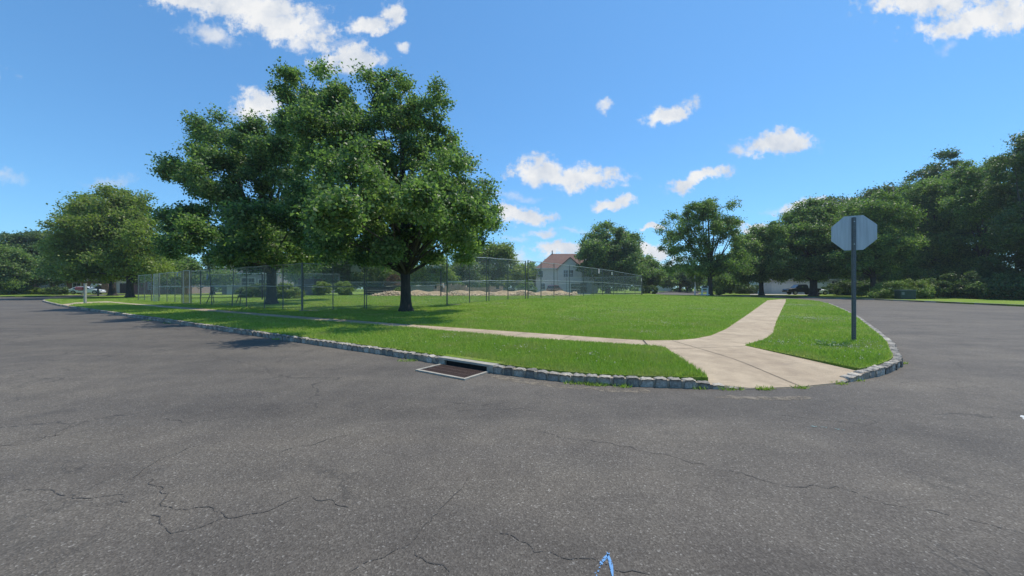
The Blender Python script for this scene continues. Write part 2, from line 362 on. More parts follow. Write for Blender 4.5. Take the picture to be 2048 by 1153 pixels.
def np_mesh(name, verts, faces, mat, parent=None, smooth=False):
    """verts (n,3), faces (m,k) arrays"""
    me = bpy.data.meshes.new(name); nv = len(verts); m, kk = faces.shape
    me.vertices.add(nv); me.vertices.foreach_set('co', verts.astype(np.float32).ravel())
    me.loops.add(m * kk); me.loops.foreach_set('vertex_index', faces.astype(np.int32).ravel())
    me.polygons.add(m); me.polygons.foreach_set('loop_start', np.arange(0, m * kk, kk, dtype=np.int32))
    try: me.polygons.foreach_set('loop_total', np.full(m, kk, dtype=np.int32))
    except Exception: pass
    if smooth: me.polygons.foreach_set('use_smooth', np.ones(m, dtype=bool))
    me.materials.append(mat); me.update(calc_edges=True)
    o = bpy.data.objects.new(name, me); return link(o, parent)

def W(x, y, z=.12):
    """a point on the ground at height z measured off the photograph"""
    Y = F * (CAMH - z) / (y - CY); return ((x - CX) / F * Y, Y)
def XD(x, Y): return (x - CX) / F * Y
def sm(x, a, b):
    t = np.clip((np.asarray(x, float) - a) / (b - a), 0, 1); return t * t * (3 - 2 * t)

def in_poly(px, py, poly):
    px = np.asarray(px, float); py = np.asarray(py, float); r = np.zeros(px.shape, bool); n = len(poly)
    for i in range(n):
        x1, y1 = poly[i]; x2, y2 = poly[(i + 1) % n]
        if y1 == y2: continue
        c = ((y1 > py) != (y2 > py)) & (px < (x2 - x1) * (py - y1) / (y2 - y1) + x1); r ^= c
    return r
def seg_dist(px, py, line):
    px = np.asarray(px, float); py = np.asarray(py, float); d = np.full(px.shape, 1e9)
    for (x1, y1), (x2, y2) in zip(line[:-1], line[1:]):
        l2 = (x2 - x1) ** 2 + (y2 - y1) ** 2 + 1e-12
        t = np.clip(((px - x1) * (x2 - x1) + (py - y1) * (y2 - y1)) / l2, 0, 1)
        d = np.minimum(d, np.hypot(px - x1 - t * (x2 - x1), py - y1 - t * (y2 - y1)))
    return d
def resample(line, step):
    P = np.array(line, float); s = np.r_[0, np.cumsum(np.hypot(*np.diff(P, axis=0).T))]
    n = max(2, int(round(s[-1] / step)) + 1); q = np.linspace(0, s[-1], n)
    return np.c_[np.interp(q, s, P[:, 0]), np.interp(q, s, P[:, 1])], q
def smooth_line(line, it=2):
    P = [tuple(p) for p in line]
    for _ in range(it):
        Q = [P[0]]
        for a, b in zip(P[:-1], P[1:]):
            Q += [(a[0] * .75 + b[0] * .25, a[1] * .75 + b[1] * .25), (a[0] * .25 + b[0] * .75, a[1] * .25 + b[1] * .75)]
        P = Q + [P[-1]]
    return P

# ------------------------------------------------------------------ plan of the place
# kerb of the centre block, from the far left corner round to the right-hand street
KERB_L = [(-90, 130), (-75, 88), (-66, 62), (-58, 49), (-52.5, 41), (-47, 36), (-43.2, 33.2)] + [W(x, y, 0) for x, y in
          [(119.5, 613.2), (136, 616), (231, 630.3), (323, 643.8), (389.6, 654), (538.5, 676.4), (660, 695), (780, 712.2), (876, 728), (988, 746.5), (1049, 755.3),
           (1120, 764), (1201, 770.8), (1288, 774.6), (1361, 777), (1430, 779.2), (1500, 780), (1560, 779), (1603, 776.8), (1673, 770), (1724, 761.5), (1770, 751), (1800, 738)]]
KERB_R = [(6.75, 6.2), (7.35, 6.85), (8.5, 8.0), (11.2, 11.15), (14.5, 15.0), (19.0, 20.6), (25.5, 29.0), (29.8, 36), (30.5, 43), (28.2, 52), (26.5, 62), (28.5, 75), (35, 90), (50, 118), (90, 185)]
KERB = smooth_line(KERB_L + KERB_R, 1)
_K = np.array(KERB); _Tn = np.gradient(_K, axis=0); _Tn /= np.hypot(_Tn[:, 0], _Tn[:, 1])[:, None]
BLOCK = [tuple(p) for p in _K + np.c_[-_Tn[:, 1], _Tn[:, 0]] * .115] + [(90, 230), (-140, 230)]
KERB_FAR_R = smooth_line([(30, -12), (33, 8), (34.5, 20), (36, 27), (38, 33.5), (39.6, 41), (38.5, 49), (36.2, 57), (36, 68), (41, 80), (50, 95), (67, 120), (115, 185)], 1)
LAWN_R = KERB_FAR_R + [(260, 185), (260, -12)]
KERB_FAR_L = smooth_line([(-170, 37), (-100, 46), (-74, 50), (-71.5, 53), (-72.5, 58), (-84, 82), (-105, 130)], 1)
LAWN_L = KERB_FAR_L + [(-260, 130), (-260, 37)]
RAMP = [W(x, y, 0) for x, y in [(1500, 780), (1560, 779), (1603, 776.8), (1673, 770)]]
# concrete walk
WALK = ([W(x, y) for x, y in [(136, 612), (150, 608.5), (190, 606.4), (225, 606), (260, 609.4), (355, 618.3)]] +
        [W(x, y) for x, y in [(540, 634), (818, 655.2), (1034, 675.6), (1240, 688.4), (1300, 692.3), (1328, 694.5), (1421, 759)]] +
        [W(1432, 777, 0), W(1500, 778.5, 0), W(1560, 777.5, 0), W(1603, 775.3, 0), W(1673, 768.5, 0), W(1712, 757, 0.03)] +
        [W(x, y) for x, y in [(1724.4, 739), (1490, 691.5), (1500, 688), (1530.6, 679), (1546, 667.8), (1552, 646.6), (1561, 625.4), (1571.5, 604.2)]] +
        [(28.9, 38.0), (28.0, 37.6), W(1535, 601.2), W(1497, 628.4), W(1452, 658.7), W(1421.7, 671.5), W(1391, 677.6), W(1355, 680.6), W(1300, 681.2), W(1240, 678.4), W(1034, 664), W(825.7, 650), W(540, 628.7), W(384, 616.0),
         W(260, 607.0), W(215, 602.9), W(150, 605.6), W(122, 609.5)])

_kp = np.array(KERB)
def H(x, y):
    """height of the block's lawn"""
    x = np.asarray(x, float); y = np.asarray(y, float)
    d = .527 * x + .85 * y - 4.64
    e = -.772 * (x - 8.4) + .635 * (y - 8)
    return .125 + .30 * sm(d, 5.5, 20) * sm(e, 5, 16) * (1 - sm(y, 42, 58)) * sm(x, -45, -15)
def HW(x, y):
    d = seg_dist(x, y, RAMP)
    return .012 + .108 * np.clip(d / 1.25, 0, 1)

def sheet(name, outer, zf, mat, holes=(), step=1.2, skirt=.25, region=None, fine=None, extra=None):
    """triangulated ground sheet with its rim turned down"""
    pts = []; edges = []
    def ring(P):
        o = len(pts)
        for p in P: pts.append(tuple(p))
        for i in range(len(P)): edges.append((o + i, o + (i + 1) % len(P)))
    ring(outer)
    for h in holes: ring(h)
    xs = [p[0] for p in outer]; ys = [p[1] for p in outer]
    if region: x0, x1, y0, y1 = region
    else: x0, x1, y0, y1 = min(xs), max(xs), min(ys), max(ys)
    gx, gy = np.meshgrid(np.arange(x0, x1, step), np.arange(y0, y1, step)); gx = gx.ravel(); gy = gy.ravel()
    gx = gx + RNG.uniform(-.1, .1, gx.shape) * step; gy = gy + RNG.uniform(-.1, .1, gy.shape) * step
    ok = in_poly(gx, gy, outer) & (seg_dist(gx, gy, list(outer) + [outer[0]]) > step * .3)
    for h in holes: ok &= (seg_dist(gx, gy, list(h) + [h[0]]) > step * .3)
    pts += list(zip(gx[ok].tolist(), gy[ok].tolist()))
    r = delaunay_2d_cdt([Vector(p) for p in pts], edges, [], 0, 1e-5)
    V = np.array([(p.x, p.y) for p in r[0]]); Fc = r[2]
    cen = np.array([V[list(f)].mean(axis=0) for f in Fc])
    keep = in_poly(cen[:, 0], cen[:, 1], outer)
    for h in holes: keep &= ~in_poly(cen[:, 0], cen[:, 1], h)
    Fk = [tuple(f) for f, kx in zip(Fc, keep) if kx]
    Z = zf(V[:, 0], V[:, 1]); VV = [(a, b, float(c)) for (a, b), c in zip(V.tolist(), Z)]
    if skirt:
        cnt = {}
        for f in Fk:
            for i in range(len(f)):
                e = (f[i], f[(i + 1) % len(f)]); cnt[tuple(sorted(e))] = cnt.get(tuple(sorted(e)), []) + [e]
        low = {}
        for kx, es in cnt.items():
            if len(es) == 1:
                a, b = es[0]
                for q in (a, b):
                    if q not in low:
                        low[q] = len(VV); VV.append((VV[q][0], VV[q][1], VV[q][2] - skirt))
                Fk.append((b, a, low[a], low[b]))
    me = bpy.data.meshes.new(name); me.from_pydata(VV, [], Fk); me.materials.append(mat); me.update()
    o = bpy.data.objects.new(name, me); return link(o)

# ground, road, lawns
g = MB(); g.poly([(-900, -200, -.12), (900, -200, -.12), (900, 900, -.12), (-900, 900, -.12)], [(0, 1, 2, 3)])
tag(g.build('ground', M_TURF), 'wide grassy land reaching to the horizon', kind='structure')
g = MB(); g.poly([(-175, -14, 0), (130, -14, 0), (130, 187, 0), (-175, 187, 0)], [(0, 1, 2, 3)])
tag(g.build('road', M_ASPH), 'worn grey asphalt street junction', kind='structure')
lawn = sheet('lawn', BLOCK, H, M_TURF, holes=[WALK], step=1.5)
tag(lawn, 'mown green lawn of the corner block', kind='structure')
lr = sheet('lawn_across_street', LAWN_R, lambda x, y: np.full(np.shape(x), .13), M_TURF, step=12)
tag(lr, 'lawn beyond the right-hand street', kind='structure')
ll = sheet('lawn_far_corner', LAWN_L, lambda x, y: np.full(np.shape(x), .13), M_TURF, step=12)
tag(ll, 'lawn beyond the far left side street', kind='structure')
walk = sheet('pavement', WALK, HW, M_WALK, step=.5, skirt=.1)
tag(walk, 'tan concrete pavement with flared kerb ramp', kind='structure')

# joints scored in the walk (part of the pavement object as a second material)
J = MB()
def strip(p, q, w, z=.006, seg=6):
    for i in range(seg):
        a = np.array(p) + (np.array(q) - p) * i / seg; b = np.array(p) + (np.array(q) - p) * (i + 1) / seg
        d = (b - a) / np.hypot(*(b - a)); nn = np.array([-d[1], d[0]]) * w / 2
        P = [a - nn, b - nn, b + nn, a + nn]
        J.poly([(u[0], u[1], float(HW(u[0], u[1])) + z) for u in P], [(0, 1, 2, 3)])
strip(W(1286, 681.0), W(1296, 692), .03, seg=1)
strip(W(1345, 682), W(1605, 774, .02), .012); strip(W(1336, 699), W(1490, 693), .01); strip(W(1398, 678), W(1492, 688), .01)
pc = [W(1452, 674), W(1495, 660), W(1523, 640), W(1540, 622), W(1552, 608)]
PL, _ = resample([W(1434, 679), W(1505, 655), W(1529, 632), W(1548, 610), (28, 36.5)], 1.25)
for i in range(1, len(PL) - 1):
    d = PL[i + 1] - PL[i - 1]; d /= np.hypot(*d); nn = np.array([-d[1], d[0]])
    a = PL[i] + nn * .95; b = PL[i] - nn * .95
    for _ in range(20):
        if in_poly([a[0]], [a[1]], WALK)[0]: break
        a -= nn * .05
    for _ in range(20):
        if in_poly([b[0]], [b[1]], WALK)[0]: break
        b += nn * .05
    strip(tuple(a), tuple(b), .008, seg=2)
FL, _ = resample([W(1240, 683.4), W(1034, 669.8), W(825, 652.7), W(540, 631.3), W(384, 618), W(260, 608.2)], 1.25)
for i in range(1, len(FL) - 1):
    d = FL[i + 1] - FL[i - 1]; d /= np.hypot(*d); nn = np.array([-d[1], d[0]])
    strip(tuple(FL[i] + nn * .5), tuple(FL[i] - nn * .5), .008, seg=2)
tag(J.build('pavement_joint', M_JOINT), 'dark joints scored across the concrete pavement', kind='structure')

# kerb of granite setts
def unit_stone():
    n = 4; P = {}; V = []; Fs = []
    def vid(a, b, c):
        if (a, b, c) not in P: P[(a, b, c)] = len(V); V.append((a / n * 2 - 1, b / n * 2 - 1, c / n * 2 - 1))
        return P[(a, b, c)]
    for ax in range(3):
        for side in (0, n):
            for i in range(n):
                for j in range(n):
                    q = []
                    for (u, w) in ((i, j), (i + 1, j), (i + 1, j + 1), (i, j + 1)):
                        c = [u, w]; c.insert(ax, side); q.append(vid(*c))
                    Fs.append(q if side else q[::-1])
    V = np.array(V); r = np.linalg.norm(V, axis=1)
    p = 7.0; nr = (np.abs(V) ** p).sum(1) ** (1 / p); V = V / nr[:, None]
    return V, np.array(Fs)
UV_, UF_ = unit_stone()
def kerb_stones(name, line, zf, step, label, skip=(), depth=.13, height=.2, s0=0):
    P, q = resample(line, step); vs = []; fs = []; o = 0
    for i in range(len(P) - 1):
        a, b = P[i], P[i + 1]; m = (a + b) / 2
        if any(abs(m[0] - sx) < r and abs(m[1] - sy) < r for sx, sy, r in skip): continue
        d = (b - a); ln = np.hypot(*d); d /= ln; nn = np.array([-d[1], d[0]])
        top = float(zf(m[0], m[1])) + RNG.uniform(-.008, .01)
        if top < .012: continue
        sx = ln / 2 * RNG.uniform(.88, .965); sy = depth / 2 * RNG.uniform(.9, 1.1)
        V = UV_.copy() + RNG.normal(0, .045, UV_.shape)
        V = V * [sx, sy, height / 2]
        c = m + nn * (depth / 2) + nn * RNG.uniform(-.008, .01); ang = RNG.normal(0, .03)
        dd = np.array([d[0] * math.cos(ang) - d[1] * math.sin(ang), d[0] * math.sin(ang) + d[1] * math.cos(ang)]); n2 = np.array([-dd[1], dd[0]])
        X = c[0] + V[:, 0] * dd[0] + V[:, 1] * n2[0]; Y = c[1] + V[:, 0] * dd[1] + V[:, 1] * n2[1]
        vs.append(np.c_[X, Y, V[:, 2] + top - height / 2]); fs.append(UF_ + o); o += len(V)
    ob = np_mesh(name, np.vstack(vs), np.vstack(fs), M_GRAN, smooth=False)
    return tag(ob, label, kind='structure')
def inward(line, d):
    P = np.array(line); T_ = np.gradient(P, axis=0); T_ /= np.hypot(T_[:, 0], T_[:, 1])[:, None]
    return P + np.c_[-T_[:, 1], T_[:, 0]] * d
def ztop(x, y):
    d = float(seg_dist([x], [y], RAMP)[0]); ap = math.hypot(x - W(128, 614.8, 0)[0], y - W(128, 614.8, 0)[1])
    if ap < 1.6: return .0
    return .004 + .112 * min(1, max(0, d - .02) / .75)
# inlet: a gap in the setts
INA = np.array(W(878, 729, 0)); INB = np.array(W(985, 747, 0)); IND = (INB - INA); INL = float(np.hypot(*IND)); IND /= INL; INN = np.array([-IND[1], IND[0]]); INC = (INA + INB) / 2
KP = np.array(KERB)
def skip_inlet(i): return False
iA = int(np.argmin(np.hypot(*(KP - INA).T))); iB = int(np.argmin(np.hypot(*(KP - INB).T)))
lineA = [tuple(p) for p in KP[:iA]] + [tuple(INA)]; lineB = [tuple(INB)] + [tuple(p) for p in KP[iB + 1:]]
cut = next(i for i, p in enumerate(lineB) if p[1] > 60)
kerb_stones('kerb', lineA[6:], ztop, .178, 'grey granite sett kerb running to the far left')
kerb_stones('kerb', lineB[:cut], ztop, .178, 'grey granite sett kerb round the corner')
# mortar bed behind and between the setts
def kerb_bed(name, line, zf, label, w0=.012, w1=.12, drop=.02):
    P, _ = resample(line, .4); A = inward(P, w0); B = inward(P, w1); m = MB(); n = len(P)
    za = [max(.004, zf(*p) - drop) for p in P]
    pts = [(A[i][0], A[i][1], -.03) for i in range(n)] + [(A[i][0], A[i][1], za[i]) for i in range(n)] + [(B[i][0], B[i][1], za[i]) for i in range(n)] + [(B[i][0], B[i][1], -.03) for i in range(n)]
    m.poly(pts, [(r * n + i, r * n + i + 1, (r + 1) * n + i + 1, (r + 1) * n + i) for r in range(3) for i in range(n - 1)])
    return tag(m.build(name, M_MORTAR), label, kind='structure')
kerb_bed('kerb_bed', lineA[6:], ztop, 'mortar bed between the setts of the left kerb')
kerb_bed('kerb_bed', lineB[:cut], ztop, 'mortar bed between the setts of the corner kerb')
def flat_kerb(name, line, label, z=.135, w=.14):
    P, _ = resample(line, 1.2); A = inward(P, 0); B = inward(P, w); m = MB(); n = len(P)
    pts = [(A[i][0], A[i][1], -.03) for i in range(n)] + [(A[i][0], A[i][1], z) for i in range(n)] + [(B[i][0], B[i][1], z + .002) for i in range(n)]
    m.poly(pts, [(r * n + i, r * n + i + 1, (r + 1) * n + i + 1, (r + 1) * n + i) for r in range(2) for i in range(n - 1)])
    return tag(m.build(name, M_CONC), label, kind='structure')
flat_kerb('far_kerb', KERB_FAR_R[::-1][:-2], 'kerb beyond the right-hand street', w=-.14) if False else flat_kerb('far_kerb', [tuple(p) for p in KERB_FAR_R][::-1], 'kerb beyond the right-hand street')
flat_kerb('far_kerb', [tuple(p) for p in KERB_FAR_L], 'kerb beyond the far left side street')
flat_kerb('far_kerb', [tuple(p) for p in KP[:8]], 'kerb of the side street at the far left corner')
flat_kerb('far_kerb', lineB[cut - 1:], 'kerb of the street leading away')

# storm inlet
inlet = empty('storm_inlet', (INC[0], INC[1], 0), 'storm drain inlet with pale concrete lintel and rusty grate set in the kerb', 'storm drain')
ang = math.atan2(IND[1], IND[0]); inlet.rotation_euler = (0, 0, ang)
hl = INL / 2
m = MB(); m.box(0, .15, .104, INL + .02, .30, .034)
m.box(-hl + .06, .13, .035, .12, .24, .125); m.box(hl - .06, .13, .035, .12, .24, .125); m.build('lintel', M_CONC, inlet)
m = MB(); m.box(0, .14, .035, INL - .24, .16, .124); m.build('opening', M_DARK, inlet)  # solid black box, its colour stands for the dark of the hollow
m = MB(); gw, gd = INL * .86, .52; gy0 = -.02
m.box(0, gy0 - gd, .012, gw, .045, .02); m.box(-gw / 2 + .0, gy0 - gd / 2, .012, .045, gd + .045, .022); m.box(gw / 2, gy0 - gd / 2, .012, .045, gd + .045, .022)
m.build('grate_frame', M_CONC, inlet)
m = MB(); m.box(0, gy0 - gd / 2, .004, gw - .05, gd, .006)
m.build('sump_shade', M_DARK, inlet)  # flat black sheet painted for the shade below the bars
m = MB(); nb = 24
for i in range(nb): m.box(-gw / 2 + .05 + i * (gw - .1) / (nb - 1), gy0 - gd / 2, .012, .017, gd - .03, .012)
for j in range(4): m.box(0, gy0 - gd + .04 + j * (gd - .08) / 3, .0135, gw - .06, .022, .012)
m.build('grate', M_RUSTY, inlet)

# paint, silt and cracks on the asphalt
def ribbon(name, pts, w, mat, label, cat=None, z=.004, kind='structure'):
    P, _ = resample(pts, .04 if w < .2 else .1); Tn = np.gradient(P, axis=0); Tn /= np.hypot(Tn[:, 0], Tn[:, 1])[:, None]; Nn = np.c_[-Tn[:, 1], Tn[:, 0]]
    n = len(P); ww = w / 2 * (1 + RNG.normal(0, .25, n)); ww[0] *= .3; ww[-1] *= .3; m = MB()
    zz = z if callable(z) else (lambda x, y: z)
    A = P + Nn * ww[:, None]; B = P - Nn * ww[:, None]
    m.poly([(p[0], p[1], zz(*p)) for p in A] + [(p[0], p[1], zz(*p)) for p in B], [(i, i + 1, n + i + 1, n + i) for i in range(n - 1)])
    return m, n
def mark(name, plist, w, mat, label, z=.004):
    M_ = MB()
    for pts in plist:
        mm, _ = ribbon(name, pts, w, mat, label, z=z); M_.poly(mm.v, mm.f)
    return tag(M_.build(name, mat), label, kind='structure')
mark('paint_mark', [[W(1219, 1108, 0), W(1206, 1122, 0), W(1190, 1153, 0), W(1180, 1185, 0)], [W(1214, 1106, 0), W(1222, 1130, 0), W(1226, 1158, 0)]], .014, M_BLUE, 'blue sprayed arrow on the asphalt')
mark('paint_mark', [[W(1427, 748, .1), W(1440, 752, .1)], [W(1438, 747, .1), W(1426, 754, .1), W(1420, 757, .1)]], .05, M_BLUEF, 'faded blue sprayed cross on the pavement', z=lambda x, y: float(HW(x, y)) + .004)
mark('paint_mark', [[W(1620, 853, 0), W(1665, 857, 0), W(1690, 862, 0)]], .03, M_TEAL, 'faded teal paint dash on the asphalt')
mark('paint_mark', [[W(2046, 832, 0), W(2070, 850, 0)]], .06, M_WMARK, 'white paint scrap at the right edge of the road')
def jit(pts, a=.02, step=.12):
    P, q = resample(pts, step); n = len(P); off = np.cumsum(RNG.normal(0, a, n)); off -= np.linspace(off[0], off[-1], n)
    Tn = np.gradient(P, axis=0); Tn /= np.hypot(Tn[:, 0], Tn[:, 1])[:, None]
    return [tuple(p) for p in P + np.c_[-Tn[:, 1], Tn[:, 0]] * off[:, None]]
CR = [[(0, 990), (80, 984), (125, 985), (150, 1000), (230, 996), (260, 1005)], [(295, 960), (330, 975), (345, 1008), (400, 1018), (455, 1036), (500, 1025), (590, 1003), (700, 1016)],
      [(250, 965), (300, 935), (390, 895), (450, 880)], [(455, 1036), (400, 1060), (330, 1062), (300, 1030)], [(390, 703), (480, 727), (580, 752), (670, 738)],
      [(1025, 855), (1090, 872), (1180, 890), (1300, 905), (1400, 932), (1500, 955), (1560, 970)], [(1560, 970), (1680, 995), (1800, 1020), (1940, 1050), (2048, 1068)],
      [(700, 1145), (770, 1085), (830, 1050), (880, 1012), (930, 975), (945, 950)], [(830, 1100), (880, 1130), (905, 1150)], [(975, 1065), (1060, 1100), (1180, 1120), (1300, 1150)],
      [(1760, 790), (1830, 800), (1900, 808), (2048, 830)], [(1900, 850), (1980, 858), (2048, 864)], [(1550, 830), (1620, 838), (1740, 852)], [(50, 880), (130, 872), (180, 840), (230, 838)],
      [(320, 838), (410, 842), (480, 832)], [(0, 890), (60, 882), (140, 850)], [(560, 905), (640, 880), (700, 872)], [(900, 805), (960, 812), (1010, 806)], [(1940, 760), (1975, 790), (2048, 805)], [(1890, 700), (1950, 712), (2048, 716)]]
mark('road_crack', [jit([W(x, y, 0) for x, y in c], .018, .035) for c in CR], .0055, M_CRACK, 'thin dark cracks meandering over the asphalt', z=.003)
mark('silt', [jit([W(x, y, 0) for x, y in [(985, 753), (1060, 766), (1130, 775), (1220, 781), (1300, 783)]], .01)], .16, M_SANDY, 'sandy silt washed along the gutter', z=.002)
mark('silt', [jit([W(x, y, 0) for x, y in [(1430, 795), (1520, 797), (1620, 795)]], .01)], .12, M_SANDY, 'sandy silt below the kerb ramp', z=.002)

# ------------------------------------------------------------------ grass blades
def blades(name, n, r0, r1, h, w, mat, label, a0=-1.0, a1=1.0, poly=None, hole=None, zf=H, clump=.0):
    u = RNG.uniform(0, 1, n); r = r0 * (r1 / r0) ** u; t = RNG.uniform(a0, a1, n)
    X = r * np.sin(t); Y = r * np.cos(t)
    ok = in_poly(X, Y, poly) & (seg_dist(X, Y, KERB) > .135) & (np.abs(X / Y) < 1.5)
    if hole is not None: ok &= ~in_poly(X, Y, hole)
    # keep the inlet lintel clear
    lx = (X - INC[0]) * IND[0] + (Y - INC[1]) * IND[1]; ly = (X - INC[0]) * INN[0] + (Y - INC[1]) * INN[1]
    ok &= ~((np.abs(lx) < hl + .03) & (ly < .27) & (ly > -1))
    X = X[ok]; Y = Y[ok]; r = r[ok]; n = len(X)
    Z = zf(X, Y); a = RNG.uniform(0, 2 * np.pi, n); s = (1 + .045 * r) * RNG.uniform(.7, 1.25, n)
    patch = .8 + .4 * (np.sin(X * 1.7 + 3 * np.sin(Y * .9)) * .5 + .5)
    hh = h * RNG.uniform(.55, 1.25, n) * patch * (1 + .01 * r); ww = w * s
    lean = RNG.uniform(.1, .9, n) * hh; la = RNG.uniform(0, 2 * np.pi, n)
    v = np.empty((n, 3, 3)); v[:, 0] = np.c_[X - np.cos(a) * ww, Y - np.sin(a) * ww, Z - .01]; v[:, 1] = np.c_[X + np.cos(a) * ww, Y + np.sin(a) * ww, Z - .01]
    v[:, 2] = np.c_[X + np.cos(la) * lean, Y + np.sin(la) * lean, Z + hh]
    f = np.arange(n * 3).reshape(n, 3)
    return tag(np_mesh(name, v.reshape(-1, 3), f, mat), label, 'grass', kind='stuff')
blades('grass', 900000, 4.4, 60, .046, .0045, M_BLADE, 'mown green grass blades of the corner lawn', poly=BLOCK, hole=WALK)
# clover heads
def clover(n0, spots):
    xs = []; ys = []
    for (x, y, r, cnt) in spots:
        cx, cy = W(x, y)
        cnt = int(cnt * .6); a = RNG.uniform(0, 2 * np.pi, cnt); rr = r * np.abs(RNG.normal(0, .6, cnt)); cnt_ = cnt; xs.append(cx + rr * np.cos(a)); ys.append(cy + rr * np.sin(a))
    X = np.concatenate(xs); Y = np.concatenate(ys)
    ok = in_poly(X, Y, BLOCK) & ~in_poly(X, Y, WALK) & (seg_dist(X, Y, KERB) > .2) & (seg_dist(X, Y, WALK) > .04)
    X = X[ok]; Y = Y[ok]; n = len(X); r = np.hypot(X, Y)
    O = np.array([(1, 0, 0), (-1, 0, 0), (0, 1, 0), (0, -1, 0), (0, 0, 1), (0, 0, -1)], float)
    FO = np.array([(0, 2, 4), (2, 1, 4), (1, 3, 4), (3, 0, 4), (2, 0, 5), (1, 2, 5), (3, 1, 5), (0, 3, 5)])
    s = .0088 * RNG.uniform(.5, 1.4, n) * (1 + .02 * r)
    V = np.c_[X, Y, H(X, Y) + .05 + RNG.uniform(0, .02, n)][:, None, :] + O[None] * s[:, None, None]
    Fc = (FO[None] + (np.arange(n) * 6)[:, None, None]).reshape(-1, 3)
    return tag(np_mesh('clover', V.reshape(-1, 3), Fc, simple('clover_flower', (.48, .49, .27), .8)), 'small white clover flowers dotted through the lawn', 'clover', kind='stuff')
clover(0, [(1620, 640, 2.6, 1300), (1600, 612, 4, 1300), (1700, 700, .9, 200), (1640, 690, .8, 160), (1560, 690, .5, 60), (1480, 650, .6, 0), (1290, 668, .9, 100), (1330, 650, 2, 260), (1150, 640, 3.5, 500),
           (1250, 625, 4, 600), (1000, 615, 3, 400), (1400, 620, 5, 700), (1100, 605, 6, 700), (900, 680, 1.2, 90), (1040, 700, 1, 70), (1180, 715, 1, 60), (480, 637, 2, 160), (1750, 690, .8, 80), (1720, 725, .4, 25), (950, 640, 1.5, 80)])
# weeds in the gutter
def weeds():
    X = []; Y = []
    for (x, y, r, c) in [(1050, 752, .05, 30), (1150, 768, .1, 70), (1197, 770, .12, 260), (1245, 774, .08, 60), (1400, 778, .06, 60), (1460, 779, .1, 100), (1530, 779, .08, 90), (1602, 777, .06, 50),
                         (1806, 728, .05, 60), (815, 722, .12, 60), (878, 713, .08, 40), (560, 679, .12, 100), (340, 647, .2, 80), (300, 641, .2, 60), (1710, 762, .08, 60), (1680, 769, .06, 40)]:
        cx, cy = W(x, y, 0); a = RNG.uniform(0, 6.28, c); rr = r * np.sqrt(RNG.uniform(0, 1, c)); X += list(cx + rr * np.cos(a) * 1.6); Y += list(cy + rr * np.sin(a) * .7)
    X = np.array(X); Y = np.array(Y); n = len(X); a = RNG.uniform(0, 6.28, n); w = .008 * RNG.uniform(.6, 1.4, n); h = RNG.uniform(.015, .055, n); la = RNG.uniform(0, 6.28, n); ln = RNG.uniform(.01, .06, n)
    v = np.empty((n, 3, 3)); v[:, 0] = np.c_[X - np.cos(a) * w, Y - np.sin(a) * w, X * 0]; v[:, 1] = np.c_[X + np.cos(a) * w, Y + np.sin(a) * w, X * 0]; v[:, 2] = np.c_[X + np.cos(la) * ln, Y + np.sin(la) * ln, h]
    return tag(np_mesh('weeds', v.reshape(-1, 3), np.arange(n * 3).reshape(n, 3), M_BLADE), 'small green weeds sprouting from the kerb joints', 'weeds', kind='stuff')
weeds()

# ------------------------------------------------------------------ trees
def leaf_cloud(cent, nrm, n, spread, size, flat=.6):
    """n leaves scattered round clump centres; kite shaped, folded along the rib"""
    ci = RNG.integers(0, len(cent), n)
    off = RNG.normal(0, 1, (n, 3)) * spread[ci][:, None] * [1, 1, flat]
    P = cent[ci] + off
    N_ = RNG.normal(0, .7, (n, 3)) + [0, 0, .6] + nrm[ci] * .4; N_ /= np.linalg.norm(N_, axis=1)[:, None]
    a = RNG.normal(0, 1, (n, 3)); a -= (a * N_).sum(1)[:, None] * N_; a /= np.linalg.norm(a, axis=1)[:, None]; b = np.cross(N_, a)
    s = (size * RNG.uniform(.6, 1.25, n))[:, None]
    v = np.empty((n, 4, 3)); v[:, 0] = P - a * s * .5; v[:, 1] = P + b * s * .42 + N_ * s * .12; v[:, 2] = P + a * s * .6 - N_ * s * .12; v[:, 3] = P - b * s * .42 + N_ * s * .12
    return v.reshape(-1, 3), np.arange(n * 4).reshape(n, 4)

def lobe_clumps(lobes, dens, clump):
    cs = []; ns = []; sp = []
    for (x, y, z, rx, ry, rz) in lobes:
        k = max(5, int(dens * (rx * ry + rx * rz + ry * rz) / 3 / clump ** 2))
        d = RNG.normal(0, 1, (k, 3)); d /= np.linalg.norm(d, axis=1)[:, None]
        rad = RNG.uniform(.35, 1, k) ** .45
        cs.append(np.array([x, y, z]) + d * [rx, ry, rz] * (rad * .93)[:, None]); ns.append(d); sp.append(clump * RNG.uniform(.26, .50, k))
    return np.vstack(cs), np.vstack(ns), np.concatenate(sp)

